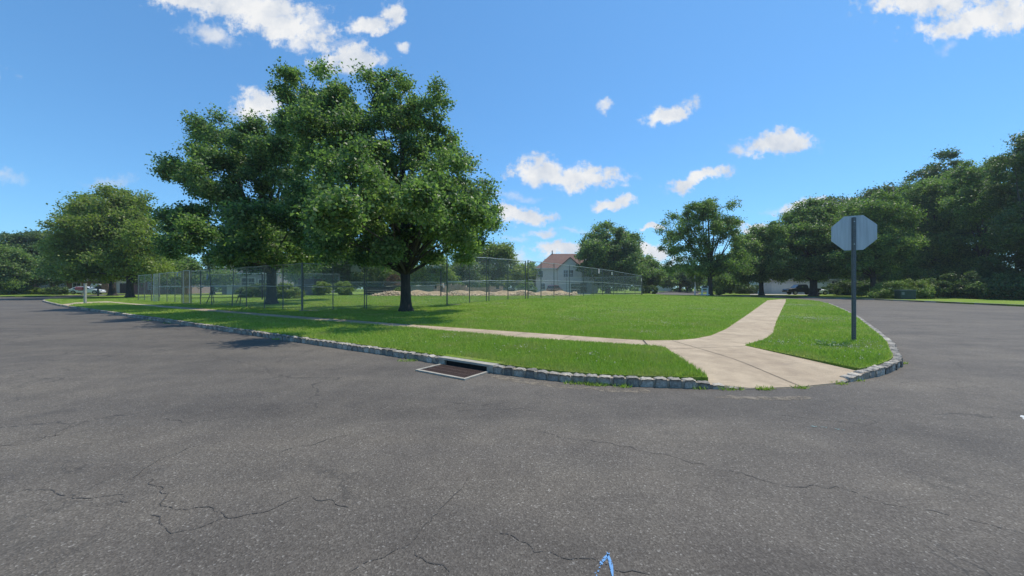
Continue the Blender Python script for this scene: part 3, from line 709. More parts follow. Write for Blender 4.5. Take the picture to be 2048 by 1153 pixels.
def make_tree(name, label, base, trunk_r, fork, lobes, leaves, leaf, mat, clump=.8, dens=3.2, group=None, cat='tree', flat=.72, limb=True, twigs=140):
    """lobes: ellipsoids in tree space"""
    root = empty(name, base, label, cat, group)
    cs, ns, sp = lobe_clumps(lobes, dens, clump)
    low = cs[:, 2] > fork * .75; cs = cs[low]; ns = ns[low]; sp = sp[low]
    if leaf > .2: leaves = int(leaves * 1.7); leaf *= .78
    v, f = leaf_cloud(cs, ns, leaves, sp, leaf, flat)
    np_mesh('crown', v, f, mat, root)
    m = MB(); top = max(l[2] for l in lobes)
    # trunk with root flare
    lean = (random.uniform(-.02, .02), random.uniform(-.02, .02))
    zs = [-.1, .05, .25, .6, 1.2, fork * .7, fork]
    rs = [1.9, 1.6, 1.25, 1.08, 1.0, .95, .98]
    zs = [z for z in zs if z <= fork]; rs = rs[:len(zs)]
    m.tube([(lean[0] * z, lean[1] * z, z) for z in zs], [trunk_r * r for r in rs], 14)
    lx = sum(l[0] for l in lobes) / len(lobes) * .5
    cen = [(0, 0, fork), (lx * .15, 0, fork + (top - fork) * .35), (lx * .5, 0, fork + (top - fork) * .7), (lx * .8, 0, top)]
    m.tube(cen, [trunk_r * .8, trunk_r * .55, trunk_r * .3, trunk_r * .08], 8)
    def limbto(a, b, r, sag=.15, n=5):
        a = Vector(a); b = Vector(b); pts = []
        side = Vector((random.uniform(-1, 1), random.uniform(-1, 1), 0)) * (b - a).length * .07
        for i in range(n + 1):
            t = i / n; p = a.lerp(b, t); p += side * math.sin(math.pi * t); p.z += sag * (b - a).length * (math.sin(math.pi * t * .5) - t); pts.append(p)
        m.tube(pts, [r * (1 - .85 * i / n) for i in range(n + 1)], 6, cap=False); return pts
    ends = []
    if limb:
        for (x, y, z, rx, ry, rz) in lobes:
            t = random.uniform(0, .45); s = Vector((0, 0, fork * .92)).lerp(Vector(cen[2]), t)
            if z < s.z + .3: s = Vector((0, 0, fork * .95))
            p = limbto(s, (x, y, z), trunk_r * (.42 if rx > 1.2 else .3)); ends.append(p)
        pick = RNG.choice(len(cs), min(twigs, len(cs)), replace=False)
        for i in pick:
            q = Vector(cs[i]); best = min((pp for e in ends for pp in e[1:]), key=lambda a: (a - q).length)
            if .2 < (best - q).length < 4.5: limbto(best, q, trunk_r * .09, .1, 3)
    m.build('trunk', M_BARK, root, smooth=True)
    return root

def px_lobes(bx, Y, by, L, dep=1.0, extra=3):
    """lobes measured in the photograph (centre x, y, half width, half height) -> metres round a trunk at depth Y"""
    s = Y / F; X0 = XD(bx, Y); out_ = []
    gz = CAMH - (by - CY) * s
    for i, q in enumerate(L):
        cx, cy, rx, ry = q[:4]
        d = q[4] if len(q) > 4 else random.uniform(-.35, .35) * 3
        f = (Y + d) / Y
        out_.append((((cx - CX) * s) * f - X0, d, (CAMH - (cy - CY) * s * f) - gz, rx * s * f, rx * s * f * dep, ry * s * f))
    return out_

def tree_px(name, label, bx, Y, L, leaves, leaf, mat, trunk_r=.25, fork=2.2, clump=.8, dens=3.2, group=None, z=None, dep=1.0, flat=.72, twigs=140, fb=0):
    X = XD(bx, Y); gz = float(H(X, Y)) if in_poly([X], [Y], BLOCK)[0] else .13
    if z is not None: gz = z
    by = CY + (CAMH - gz) * F / Y
    lobes = px_lobes(bx, Y, by, L, dep)
    # fill the depth of the crown, front and back, so it is round from every side
    if fb:
        base = list(lobes)
        zm = max(q[2] + q[5] for q in base)
        for (x, y, zz, rx, ry, rz) in base:
            hi = zz / zm
            k_ = (1.1 if hi < .55 else .8 if hi < .7 else .4) * fb
            for sgn in (-1, 1):
                if random.random() < .30: continue
                dy_ = sgn * k_ * random.uniform(.75, 1.15); f_ = (Y + y + dy_) / (Y + y)
                if sgn < 0: lobes.append(((X + x * .85) * f_ - X, y + dy_, (gz + zz - CAMH) * f_ * (.96 if hi > .6 else 1.03) + CAMH - gz, rx * .82 * f_, ry * .8, rz * .75 * f_))
                else: lobes.append((x * .75 + random.uniform(-.3, .3), y + dy_, zz - .3 * k_ * hi, rx * .72, ry * .8, rz * .62))
    return make_tree(name, label, (X, Y, gz), trunk_r, fork, lobes, leaves, leaf, mat, clump, dens, group, flat=flat, twigs=twigs)

GRP = 'shade trees round the streets'
# the two big maples
tree_px('maple_tree', 'tallest dark green maple with twin domed crown, standing nearest on the lawn', 812, 18.0,
        [(622, 180, 64, 46, .4), (612, 205, 56, 44, .9), (650, 178, 44, 38, -.4), (640, 230, 80, 44, -.8), (712, 265, 50, 46, 0), (575, 240, 26, 26, .3), (655, 265, 75, 55, -.3), (742, 190, 48, 44, .3), (800, 200, 60, 46, .4), (845, 205, 62, 52, -.3), (850, 270, 62, 50, .6), (770, 285, 80, 65, -1.2), (905, 345, 62, 48, .2), (945, 405, 58, 42, -.3),
         (700, 350, 85, 60, -1.3), (820, 370, 88, 60, -1.6), (640, 350, 55, 60, 1), (610, 420, 62, 52, .5), (700, 440, 80, 50, -1.8), (880, 440, 75, 46, -1.0), (800, 450, 70, 42, .5), (975, 430, 34, 34, .2), (925, 480, 50, 28, .4),
         (680, 500, 66, 30, .4), (760, 505, 55, 26, -.9), (850, 500, 50, 26, .8), (630, 480, 50, 36, -.2),
         (690, 410, 66, 52, -4.8), (650, 430, 50, 44, -4.0), (790, 400, 72, 52, -4.6), (870, 410, 52, 42, -3.2), (740, 330, 66, 48, -2.8)],
        190000, .118, M_MAPLE, .24, 1.9, clump=.62, dens=2.1, group=GRP, fb=4.0, twigs=260)
tree_px('maple_tree', 'broad dark green maple behind the left fence, second from the front', 543, 25.5,
        [(450, 268, 62, 44, 0), (430, 300, 52, 40, .5), (520, 290, 70, 48, 0), (395, 355, 62, 34, -.4), (470, 365, 85, 55, -1.5), (560, 350, 75, 70, -.6), (590, 270, 45, 40, .6), (370, 430, 46, 38, .3), (430, 440, 66, 46, -1.6),
         (520, 450, 80, 52, -1.5), (600, 450, 70, 60, .4), (350, 470, 34, 40, 0), (400, 500, 60, 32, .4), (480, 510, 66, 32, -1.2), (580, 510, 66, 30, .6), (640, 440, 40, 60, .5)],
        170000, .148, M_MAPLE, .30, 2.3, clump=.80, dens=2.2, group=GRP, fb=5.6, twigs=220)
tree_px('maple_tree', 'yellowish green rounded maple on the left, paler than its neighbours', 260, 46,
        [(230, 410, 42, 36), (180, 415, 44, 32), (270, 425, 44, 40), (150, 460, 45, 40), (215, 460, 55, 44), (285, 480, 40, 44), (130, 500, 40, 34), (195, 515, 55, 34), (260, 525, 46, 30), (155, 545, 44, 20), (295, 540, 28, 22)],
        46000, .30, M_MAPLE2, .34, 2.6, clump=1.3, group=GRP, fb=2.6, twigs=120)
tree_px('maple_tree', 'dark tree behind the black mailbox, its trunk left of the yellowish maple trunk', 225, 56,
        [(205, 480, 45, 40), (165, 505, 50, 36), (235, 510, 44, 34), (190, 540, 50, 20), (130, 530, 35, 24)],
        24000, .34, M_MAPLE, .42, 2.4, clump=1.4, group=GRP, fb=2.5, twigs=60)
tree_px('maple_tree', 'dark green tree with leaning trunk on the far corner lawn at left', 57, 70,
        [(50, 485, 40, 26), (85, 490, 40, 28), (20, 505, 34, 28), (60, 520, 55, 30), (105, 530, 40, 26), (20, 540, 36, 22), (85, 552, 44, 16)],
        34000, .40, M_DARKL, .62, 3.2, clump=1.6, group=GRP, fb=3, twigs=60)
tree_px('maple_tree', 'dense green tree cut by the left edge of the view', -22, 60,
        [(-20, 520, 46, 34), (10, 545, 40, 24), (-50, 510, 40, 34), (5, 515, 30, 18), (-10, 565, 44, 14)], 22000, .36, M_ELM, .4, 1.2, clump=1.4, group=GRP, fb=2.2, twigs=40)
# behind the house side
tree_px('maple_tree', 'big dense dark green maple standing right of the brown roofed house', 1216, 78,
        [(1215, 478, 44, 32), (1185, 500, 38, 34), (1245, 495, 38, 34), (1186, 530, 30, 26), (1222, 530, 52, 38), (1262, 525, 34, 36), (1230, 560, 46, 20), (1275, 552, 32, 26), (1212, 560, 26, 14)],
        52000, .42, M_MAPLE, .5, 2.6, clump=1.5, group=GRP, fb=4, twigs=100)
tree_px('maple_tree', 'smaller green tree with bare low trunk behind the far right fence end', 1298, 82,
        [(1288, 535, 26, 26), (1305, 548, 20, 20), (1275, 555, 22, 16), (1300, 562, 18, 12)], 16000, .40, M_ELM, .25, 2.0, clump=1.2, group=GRP, fb=1.5, twigs=50)
tree_px('maple_tree', 'open crowned upright tree with sky showing through, beside the white wooden stand', 1420, 49,
        [(1408, 412, 22, 20), (1440, 418, 34, 26), (1372, 430, 34, 24), (1350, 462, 36, 22), (1400, 455, 44, 30), (1455, 450, 32, 30), (1345, 495, 32, 22), (1390, 500, 42, 28), (1440, 500, 46, 34), (1470, 470, 24, 30), (1360, 530, 30, 20), (1420, 535, 60, 20), (1480, 530, 34, 26)],
        26000, .24, M_ELM, .31, 2.6, clump=.95, dens=1.5, group=GRP, fb=1.4, twigs=160)
ROW = 'street trees across the right-hand street'
tree_px('street_tree', 'first dark street tree left of the white garage across the street', 1523, 58,
        [(1520, 475, 32, 26), (1500, 495, 34, 28), (1545, 490, 34, 30), (1490, 525, 36, 24), (1535, 525, 48, 30), (1560, 545, 36, 18), (1500, 550, 34, 16)], 34000, .30, M_ELM, .32, 2.6, clump=1.1, group=ROW, fb=2.4, twigs=80)
tree_px('street_tree', 'dark street tree in front of the parked dark pickup', 1627, 52,
        [(1610, 430, 40, 28), (1660, 425, 40, 26), (1585, 465, 46, 34), (1645, 470, 60, 40), (1600, 510, 60, 34), (1670, 515, 46, 30), (1570, 535, 40, 22), (1640, 545, 60, 16)], 56000, .27, M_ELM, .45, 2.5, clump=1.1, group=ROW, fb=2.8, twigs=90)
tree_px('street_tree', 'dark street tree directly right of the stop sign with a bare trunk', 1747, 46,
        [(1745, 415, 44, 30), (1715, 440, 40, 30), (1780, 440, 44, 40), (1720, 480, 50, 36), (1775, 490, 50, 36), (1745, 525, 60, 24), (1700, 520, 40, 24)], 46000, .25, M_ELM, .27, 2.6, clump=1.0, group=ROW, fb=2.6, twigs=90)
WD = 'trees of the dense stand on the right'
tree_px('oak_tree', 'round topped tree rising behind the street tree in front of the pickup', 1650, 80,
        [(1650, 425, 60, 26), (1700, 440, 60, 40), (1600, 460, 50, 36), (1650, 490, 80, 50), (1560, 480, 40, 30)], 26000, .45, M_DARKL, .4, 3, clump=1.7, group=WD, fb=4, twigs=30)
tree_px('oak_tree', 'dark tree top showing left of the tallest stand of trees on the right', 1765, 70,
        [(1765, 395, 40, 20), (1740, 410, 44, 24), (1795, 410, 36, 26), (1765, 460, 70, 50), (1770, 530, 70, 40)], 30000, .40, M_DARKL, .4, 3, clump=1.6, group=WD, fb=4, twigs=30)
tree_px('oak_tree', 'tall round headed tree poking above the stand on the right', 1880, 62,
        [(1888, 328, 26, 26), (1850, 365, 40, 30), (1900, 370, 50, 36), (1870, 430, 70, 60), (1860, 520, 70, 60)], 34000, .36, M_DARKL, .4, 2.5, clump=1.4, group=WD, fb=4, twigs=40)
tree_px('oak_tree', 'leafy green tree in the middle of the stand on the right', 1872, 53,
        [(1850, 385, 46, 30), (1900, 375, 56, 34), (1845, 430, 50, 44), (1905, 430, 64, 50), (1850, 500, 56, 50), (1910, 505, 66, 56), (1875, 555, 80, 34)], 62000, .26, M_ELM, .4, 1.5, clump=1.1, group=WD, fb=2.2, twigs=40)
tree_px('oak_tree', 'tree with feathery crown just left of the right edge of the view', 1968, 46,
        [(1955, 350, 44, 30), (1990, 350, 40, 30), (1950, 400, 50, 44), (2005, 410, 50, 50), (1960, 480, 56, 60), (2010, 500, 50, 60), (1975, 560, 70, 34)], 66000, .24, M_ELM, .4, 1.2, clump=1.0, group=WD, fb=2.0, twigs=40)
tree_px('oak_tree', 'tallest dark tree cut by the right edge of the view', 2075, 38.5,
        [(2075, 300, 56, 36), (2030, 330, 30, 34), (2060, 370, 54, 50), (2110, 380, 60, 60), (2060, 450, 58, 60), (2110, 480, 70, 60), (2060, 540, 58, 50), (2120, 560, 70, 40)], 60000, .22, M_DARKL, .4, 1.2, clump=1.0, group=WD, fb=1.8, twigs=30)
tree_px('oak_tree', 'dark tree filling the gap between the stop sign tree and the leafy tree', 1808, 62,
        [(1810, 430, 40, 40), (1800, 490, 60, 50), (1820, 545, 60, 34)], 30000, .32, M_DARKL, .4, 1.6, clump=1.3, group=WD, fb=2.5, twigs=30)
# trees behind the fenced plot
BG = 'trees behind the fenced plot'
def bg(label, bx, Y, L, n, mat=M_ELM, leaf=.45): return tree_px('broadleaf_tree', label, bx, Y, L, n, leaf, mat, .3, 2.2, clump=1.6, group=BG, fb=3, twigs=30)
bg('bright green tree behind the fence left of the cream house', 985, 82, [(965, 505, 38, 24), (1000, 510, 36, 24), (950, 535, 40, 26), (1000, 540, 44, 26), (1030, 550, 34, 20), (975, 562, 60, 14)], 30000, M_MAPLE2)
bg('low green tree touching the left corner of the cream house', 1058, 86, [(1055, 545, 24, 18), (1035, 555, 24, 14), (1070, 560, 20, 12)], 10000)
bg('dark blue green tree right of the nearest maple, behind the fence', 915, 70, [(930, 545, 26, 26), (905, 555, 26, 24), (945, 560, 30, 16)], 14000, M_DARKL, .4)
bg('light green tree seen right of the nearest maple trunk', 870, 62, [(868, 540, 36, 30), (840, 555, 26, 18), (890, 560, 26, 14)], 14000, M_MAPLE2, .38)
bg('light green tree seen left of the nearest maple trunk', 770, 66, [(775, 545, 40, 24), (745, 560, 30, 16), (800, 550, 26, 22)], 14000, M_MAPLE2, .38)
bg('dark tree behind the rusty dome shaped bush', 700, 60, [(700, 520, 50, 30), (670, 540, 44, 24), (735, 540, 40, 26), (700, 560, 50, 14)], 18000, M_DARKL, .36)
bg('green tree between the two big maples, far behind the fence', 628, 64, [(630, 520, 40, 34), (600, 545, 40, 24), (655, 545, 34, 24)], 16000, M_ELM, .36)
bg('green tree behind the left part of the fence', 425, 66, [(425, 540, 26, 24), (400, 555, 26, 14), (448, 555, 24, 16)], 12000, M_ELM, .38)
bg('green tree behind the leaning fence gate on the left', 345, 70, [(340, 530, 36, 34), (310, 545, 36, 24), (370, 545, 34, 24)], 16000, M_ELM, .4)
bg('dark tree beyond the brick house on the far left', 160, 88, [(160, 540, 46, 28), (120, 550, 40, 20), (205, 550, 40, 22)], 14000, M_DARKL, .5)
bg('green tree down the street behind the walking person', 1360, 110, [(1350, 548, 26, 20), (1375, 552, 26, 20), (1335, 560, 20, 12), (1395, 560, 24, 14)], 16000, M_ELM, .6)
bg('dark tree down the street behind the open crowned tree', 1450, 95, [(1440, 535, 36, 28), (1480, 540, 36, 28), (1410, 550, 34, 20), (1460, 560, 50, 12)], 18000, M_DARKL, .55)
bg('small green tree on the lawn right of the open crowned tree', 1445, 72, [(1445, 562, 16, 12), (1432, 566, 12, 8), (1458, 566, 12, 8)], 7000, M_ELM, .36)
bg('dark tree behind the first street tree across the street', 1500, 88, [(1490, 520, 40, 30), (1530, 530, 40, 30), (1560, 520, 40, 40), (1510, 555, 60, 14)], 18000, M_DARKL, .5)
# far wood on the skyline
cs = []; ns = []; sp = []
lob = []
for x in range(-260, 2340, 26):
    Y = 135 + random.uniform(-15, 15); hh = random.uniform(4, 8.0)
    if -1.6 < (x - CX) / F < 1.8: lob.append((XD(x, Y), Y, 1.2 + hh * .35, 5, 5, hh))
c_, n_, s_ = lobe_clumps(lob, 3, 2.0)
v, f = leaf_cloud(c_, n_, 90000, s_, .9)
tag(np_mesh('far_woods', v, f, M_ELM), 'far off belt of trees along the skyline', 'woods', kind='stuff')

# shrubs
def shrub_px(label, bx, Y, L, n, mat, leaf=.1, clump=.3, name='shrub', group=None, flat=.7, cat='shrub'):
    X = XD(bx, Y); gz = float(H(X, Y)) if in_poly([X], [Y], BLOCK)[0] else .13
    by = CY + (CAMH - gz) * F / Y
    lobes = [(x, y * .3, (z + rz) / 2, rx, ry, (z + rz) / 2) for x, y, z, rx, ry, rz in px_lobes(bx, Y, by, L)]
    root = empty(name, (X, Y, gz), label, cat, group)
    c, nn, s = lobe_clumps(lobes, 4.5, clump); c[:, 2] = np.maximum(c[:, 2], .12)
    v, f = leaf_cloud(c, nn, n, s, leaf, flat); np_mesh('foliage', v, f, mat, root)
    m = MB()
    for i in range(7):
        t = random.choice(lobes); m.tube([(t[0] * .2, t[1] * .2, -.05), (t[0] * .6, t[1] * .6, t[2] * .6), t[:3]], [.04, .03, .012], 5)
    m.build('stem', M_BARK, root); return root
shrub_px('large yellow green shrub behind the utility box across the street', 1805, 39.8, [(1780, 575, 28, 14), (1815, 568, 30, 10), (1840, 572, 20, 8), (1830, 585, 26, 9), (1765, 588, 18, 9)], 26000, M_BUSHY, .12, .4)
shrub_px('bright round shrub at the foot of the tree right of the stop sign', 1762, 44, [(1765, 580, 14, 12)], 6000, M_BUSHY, .12, .3)
shrub_px('small bright shrub left of the tree right of the stop sign', 1735, 47, [(1733, 580, 9, 10)], 4000, M_BUSHY, .12, .3)
shrub_px('rusty brown dome shaped bush behind the fenced plot', 789, 52, [(789, 560, 16, 12)], 9000, M_RUST, .14, .3)
shrub_px('bright green leafy shrub right of the second maple trunk', 573, 35, [(570, 574, 20, 8), (585, 580, 14, 6), (558, 580, 12, 6)], 9000, M_MAPLE2, .12, .3)
shrub_px('broad dark juniper shrub behind the fence left of the second maple', 505, 40, [(515, 576, 26, 10), (485, 582, 22, 8), (540, 578, 16, 10)], 16000, M_DARKL, .12, .3)
shrub_px('leafy green shrub amid the plot left of the debris', 650, 44, [(648, 572, 18, 9), (635, 578, 10, 6)], 8000, M_MAPLE2, .12, .3)
shrub_px('reddish green shrub beside the leafy shrub in the plot', 682, 44, [(683, 570, 18, 7), (690, 576, 16, 5)], 8000, M_BUSHY, .12, .3)
shrub_px('small bright weed clump by the nearest maple trunk', 796, 42, [(795, 580, 7, 5)], 2500, M_BUSHY, .1, .2)
shrub_px('young shrub with drooping leaves in front of the cream house', 1052, 55, [(1052, 566, 16, 8), (1042, 576, 10, 7), (1064, 574, 9, 6)], 6000, M_ELM, .14, .3)
shrub_px('dark clipped shrub under the small tree right of the fence end', 1303, 70, [(1304, 575, 9, 5)], 3000, M_DARKL, .14, .3)
shrub_px('dark clipped shrub left of the small tree trunk beyond the fence end', 1288, 72, [(1288, 575, 7, 4)], 3000, M_DARKL, .14, .3)
shrub_px('sprawling hedge at the left edge beside the dark tree', 22, 66, [(10, 578, 24, 8), (35, 574, 22, 12), (60, 582, 12, 6)], 9000, M_ELM, .2, .5)
shrub_px('pale green hedge in front of the brick house far left', 72, 64, [(70, 580, 12, 6), (85, 582, 12, 5), (100, 583, 16, 5)], 6000, M_MAPLE2, .18, .4)
shrub_px('dark shrub in front of the brick house door', 122, 62, [(118, 584, 12, 7), (128, 582, 9, 8)], 5000, M_DARKL, .18, .4)
shrub_px('yellow green shrub right of the open crowned tree', 1437, 60, [(1437, 577, 8, 5)], 3000, M_BUSHY, .14, .3)
shrub_px('low dark hedge in front of the far garage side', 1470, 72, [(1475, 574, 26, 6), (1500, 574, 20, 6)], 8000, M_DARKL, .2, .5)
shrub_px('dark hedge behind the truck across the street', 1700, 56, [(1690, 572, 40, 10), (1735, 572, 20, 12)], 14000, M_DARKL, .2, .5)
for i, (x0, r) in enumerate([(1880, 26), (1935, 30), (1990, 30), (2045, 34)]):
    shrub_px(['dark undergrowth at the foot of the stand, nearest the utility box', 'dark undergrowth second from the utility box under the stand', 'pale flecked undergrowth third from the utility box under the stand', 'dark undergrowth at the right edge under the stand'][i],
             x0, 41 - i * 1.6, [(x0, 575, r, 18), (x0 + 12, 560, r * .8, 16)], 12000, M_DARKL if i != 2 else M_MAPLE, .16, .45)

# ------------------------------------------------------------------ stop sign seen from behind
SXp, SYp = XD(1708.5, 7.95), 7.95
sg = empty('stop_sign', (SXp, SYp, .12), 'octagonal stop sign seen from its bare metal back, on a steel post', 'road sign', rz=math.radians(-29))
m = MB(); R_ = .381 / math.cos(math.pi / 8)
zc = CAMH - .12 + (CY - 466) / F * SYp
oct_ = [(R_ * math.cos(math.pi / 8 + i * math.pi / 4), zc + R_ * math.sin(math.pi / 8 + i * math.pi / 4)) for i in range(8)]
m.prism(oct_, .034, .038, axis='y')
plate = m.build('plate', M_ALU, sg)
m = MB()
zt = zc + .345
m.poly([(x, y, z) for z in (-.15, zt) for x, y in [(-.040, .032), (-.040, .026), (-.022, .024), (-.016, -.006), (.016, -.006), (.022, .024), (.040, .026), (.040, .032), (.018, .032), (.012, .002), (-.012, .002), (-.018, .032)]],
       [(i, (i + 1) % 12, 12 + (i + 1) % 12, 12 + i) for i in range(12)] + [tuple(range(12)), tuple(reversed(range(12, 24)))])
m.mat(1)
for i in range(int(zt / .0508)): m.box(0, -.0062, .03 + i * .0508, .010, .002, .010)  # black squares painted for the shade in the punched holes
m.build('post', [M_POST, M_DARK], sg)
for z in (zc - .25, zc + .25):
    m = MB(); m.tube([(0, -.016, z), (0, -.006, z)], .012, 6); m.build('bolt', M_CHROME, sg)

# ------------------------------------------------------------------ chain link fences
def mesh_panel(a, b, z0, z1, sag=0, n=6):
    """vertical chain link sheet between two ground points with UVs in metres"""
    me = bpy.data.meshes.new('mesh_panel'); V = []; Fs = []; L_ = math.hypot(b[0] - a[0], b[1] - a[1]); uv = []
    nn = np.array([-(b[1] - a[1]), b[0] - a[0]]) / L_
    for i in range(n + 1):
        t = i / n; off = math.sin(math.pi * t) * random.uniform(-.03, .03)
        x = a[0] + (b[0] - a[0]) * t + nn[0] * off; y = a[1] + (b[1] - a[1]) * t + nn[1] * off
        V += [(x, y, a[2] + (b[2] - a[2]) * t + z0), (x, y, a[2] + (b[2] - a[2]) * t + z1 - sag * math.sin(math.pi * t))]; uv += [(t * L_, 0), (t * L_, z1 - z0)]
    Fs = [(2 * i, 2 * i + 2, 2 * i + 3, 2 * i + 1) for i in range(n)]
    return V, Fs, uv
def fence(label, pts, hgt, mid=None, mesh=True, mat=M_CHAIN, pr=.04, lean=None, top=True, group='chain link fencing of the plot', bottom=False):
    cx = sum(p[0] for p in pts) / len(pts); cy = sum(p[1] for p in pts) / len(pts)
    P = [(x - cx, y - cy, float(H(x, y)) if len(q) < 3 else q[2]) for q in pts for x, y in [q[:2]]]
    root = empty('chain_link_fence', (cx, cy, 0), label, 'fence', group)
    for i, p in enumerate(P):
        l = (lean or {}).get(i, (0, 0)); m = MB()
        m.tube([(p[0], p[1], p[2] - .05), (p[0] + l[0], p[1] + l[1], p[2] + hgt + .03)], pr if i not in (0, len(P) - 1) else pr * 1.3, 7)
        m.build('post', M_FPOST, root, smooth=False)
    def rail(h, name, mt, r=.024):
        m = MB(); pp = []
        for i, (a, b) in enumerate(zip(P[:-1], P[1:])):
            for t in (0, .5): pp.append((a[0] + (b[0] - a[0]) * t, a[1] + (b[1] - a[1]) * t, a[2] + (b[2] - a[2]) * t + h - (.03 if t else 0)))
        pp.append((P[-1][0], P[-1][1], P[-1][2] + h)); m.tube(pp, r, 6); m.build(name, mt, root)
    if top: rail(hgt, 'top_rail', M_FRAIL)
    if mid: rail(mid, 'mid_rail', M_FRAIL)
    if bottom: rail(.1, 'bottom_rail', M_FRAIL, .02)
    if mesh:
        V = []; Fs = []; U = []
        for a, b in zip(P[:-1], P[1:]):
            v, f, u = mesh_panel(a, b, .04, hgt if top else (mid or hgt)); o = len(V); V += v; Fs += [tuple(i + o for i in g_) for g_ in f]; U += u
        me = bpy.data.meshes.new('mesh_panel'); me.from_pydata(V, [], Fs); ul = me.uv_layers.new(name='uv')
        for lp in me.loops: ul.data[lp.index].uv = U[lp.vertex_index]
        me.materials.append(mat); link(bpy.data.objects.new('mesh_panel', me), root)
    return root
def lerp2(a, b, t): return (a[0] + (b[0] - a[0]) * t, a[1] + (b[1] - a[1]) * t)
def atx(a, b, px):
    """point on the line a-b seen at photo column px"""
    k = (px - CX) / F; t = (k * a[1] - a[0]) / ((b[0] - a[0]) - k * (b[1] - a[1])); return lerp2(a, b, t)
A_, B_ = (-36.4, 35.0), (-10.8, 18.5)
Cc, D_ = (-3.95, 21.9), (20.6, 57.0)
G_ = (1.18, 29.6)
fence('short far left length of chain link fence beside the maple trunk', [atx(A_, B_, x) for x in (276.5, 289, 303)], 2.4, None, pr=.028)
fence('left length of tall fence ending at a rusty folded gate', [atx(A_, B_, x) for x in (318, 334, 350, 364)], 2.45, 1.3, pr=.028)
fence('front length of fence passing the second maple trunk', [atx(A_, B_, x) for x in (382, 401, 424, 464, 493, 529, 566, 605)], 2.45, 1.3, top=True, pr=.028, lean={2: (-.35, .2), 3: (.12, 0)})
fence('low middle length of fence between corner post and the nearest maple', [B_] + [atx(B_, Cc, x) for x in (666, 729, 733, 812)] + [Cc], 2.45, 1.25, pr=.026)
fence('tall length of fence right of the nearest maple with sagging top rail', [Cc] + [atx(Cc, D_, x) for x in (939, 973, 978, 1016, 1051)], 3.05, 1.45, pr=.034)
fence('long tall right length of fence receding to a corner post', [atx(Cc, D_, x) for x in (1056, 1082, 1108, 1139, 1167, 1187, 1205, 1227, 1250, 1270, 1283)], 3.12, 1.55, pr=.036, lean={5: (-.25, 0)})
fence('return of the fence at its far right corner going back into the plot', [D_, (17.5, 60), (14, 63), (10, 66)], 3.05, 1.5, pr=.034)
fence('back length of fence behind the cream debris and lumber', [(-24, 50), (-18, 50.5), (-12, 51), (-6, 51.5), (0, 52), (6, 54), (11, 58)], 1.9, .95, pr=.03)
fence('back length of fence behind the left lawn with bright top rail', [(-46, 47), (-41, 47.5), (-36, 48), (-31, 48.5), (-27, 49), (-24, 50)], 3.0, 1.5, pr=.034)
def gate(label, c, w, h, rz, mat, tilt=0):
    root = empty('folded_gate', (c[0], c[1], float(H(*c))), label, 'gate', rz=rz); root.rotation_euler = (0, tilt, rz)
    m = MB()
    for x in (-w / 2, w / 2): m.tube([(x, 0, 0), (x, 0, h)], .03, 6)
    for z in (.02, h * .5, h): m.tube([(-w / 2, 0, z), (w / 2, 0, z)], .022, 6)
    m.build('frame', M_FRAIL, root)
    me = bpy.data.meshes.new('mesh_panel'); V = []; U = []; n = 14
    for i in range(n + 1):
        for z in (0.03, h): V.append((-w / 2 + w * i / n, .05 * (i % 2) - .02, z)); U.append((w * i / n, z))
    me.from_pydata(V, [], [(2 * i, 2 * i + 2, 2 * i + 3, 2 * i + 1) for i in range(n)]); ul = me.uv_layers.new(name='uv')
    for lp in me.loops: ul.data[lp.index].uv = U[lp.vertex_index]
    me.materials.append(mat); link(bpy.data.objects.new('mesh_panel', me), root); return root
gp = atx(A_, B_, 312); gate('pale grey folded mesh gate leaf standing at the left fence opening', gp, .62, 2.4, math.radians(-10), M_CHAIN_D, math.radians(2))
gp = atx(A_, B_, 373); gate('rusty brown folded mesh gate leaf near the middle of the left fence', gp, .9, 2.5, math.radians(-25), M_CHAIN_B)
# signs on the fences
def fsign(label, px, py, a, b, w, h, col, marks=True, rot=0, back=False):
    p = atx(a, b, px); s = p[1] / F; z = CAMH - (py - CY) * s; dirx = math.atan2(b[1] - a[1], b[0] - a[0]); nx = math.sin(dirx); ny = -math.cos(dirx)
    root = empty('warning_sign', (p[0] + nx * .06, p[1] + ny * .06, z), label, 'sign'); root.rotation_euler = (0, rot, dirx)
    m = MB(); m.box(0, 0, 0, w, .012, h); m.build('board', col, root)
    if marks:
        m = MB(); m.box(0, -.008, h * .30, w * .7, .003, h * .16); m.box(-.02, -.008, 0, w * .5, .003, h * .2, ry=.6); m.box(0, -.008, -h * .33, w * .6, .003, h * .08); m.build('marking', M_RED, root)
    return root
fsign('white sign with red markings on the tall right fence, the larger one', 1197, 543, Cc, D_, .42, .5, M_WHITEP)
fsign('small white notice on the right fence, right of the sign with red markings', 1223, 547.5, Cc, D_, .3, .36, M_WHITEP, False)
fsign('small white notice at the far right corner post of the fence', 1282, 560, Cc, D_, .3, .5, M_WHITEP, False)
M_FADE = simple('faded_grey_board', (.24, .27, .28), .7, 0, .15)
fsign('grey board tied askew to the front left fence', 417, 554, A_, B_, .34, .36, M_FADE, False, .5)
fsign('grey board tied to the left fence near the rusty gate', 357, 549, A_, B_, .32, .3, M_FADE, False, .1)
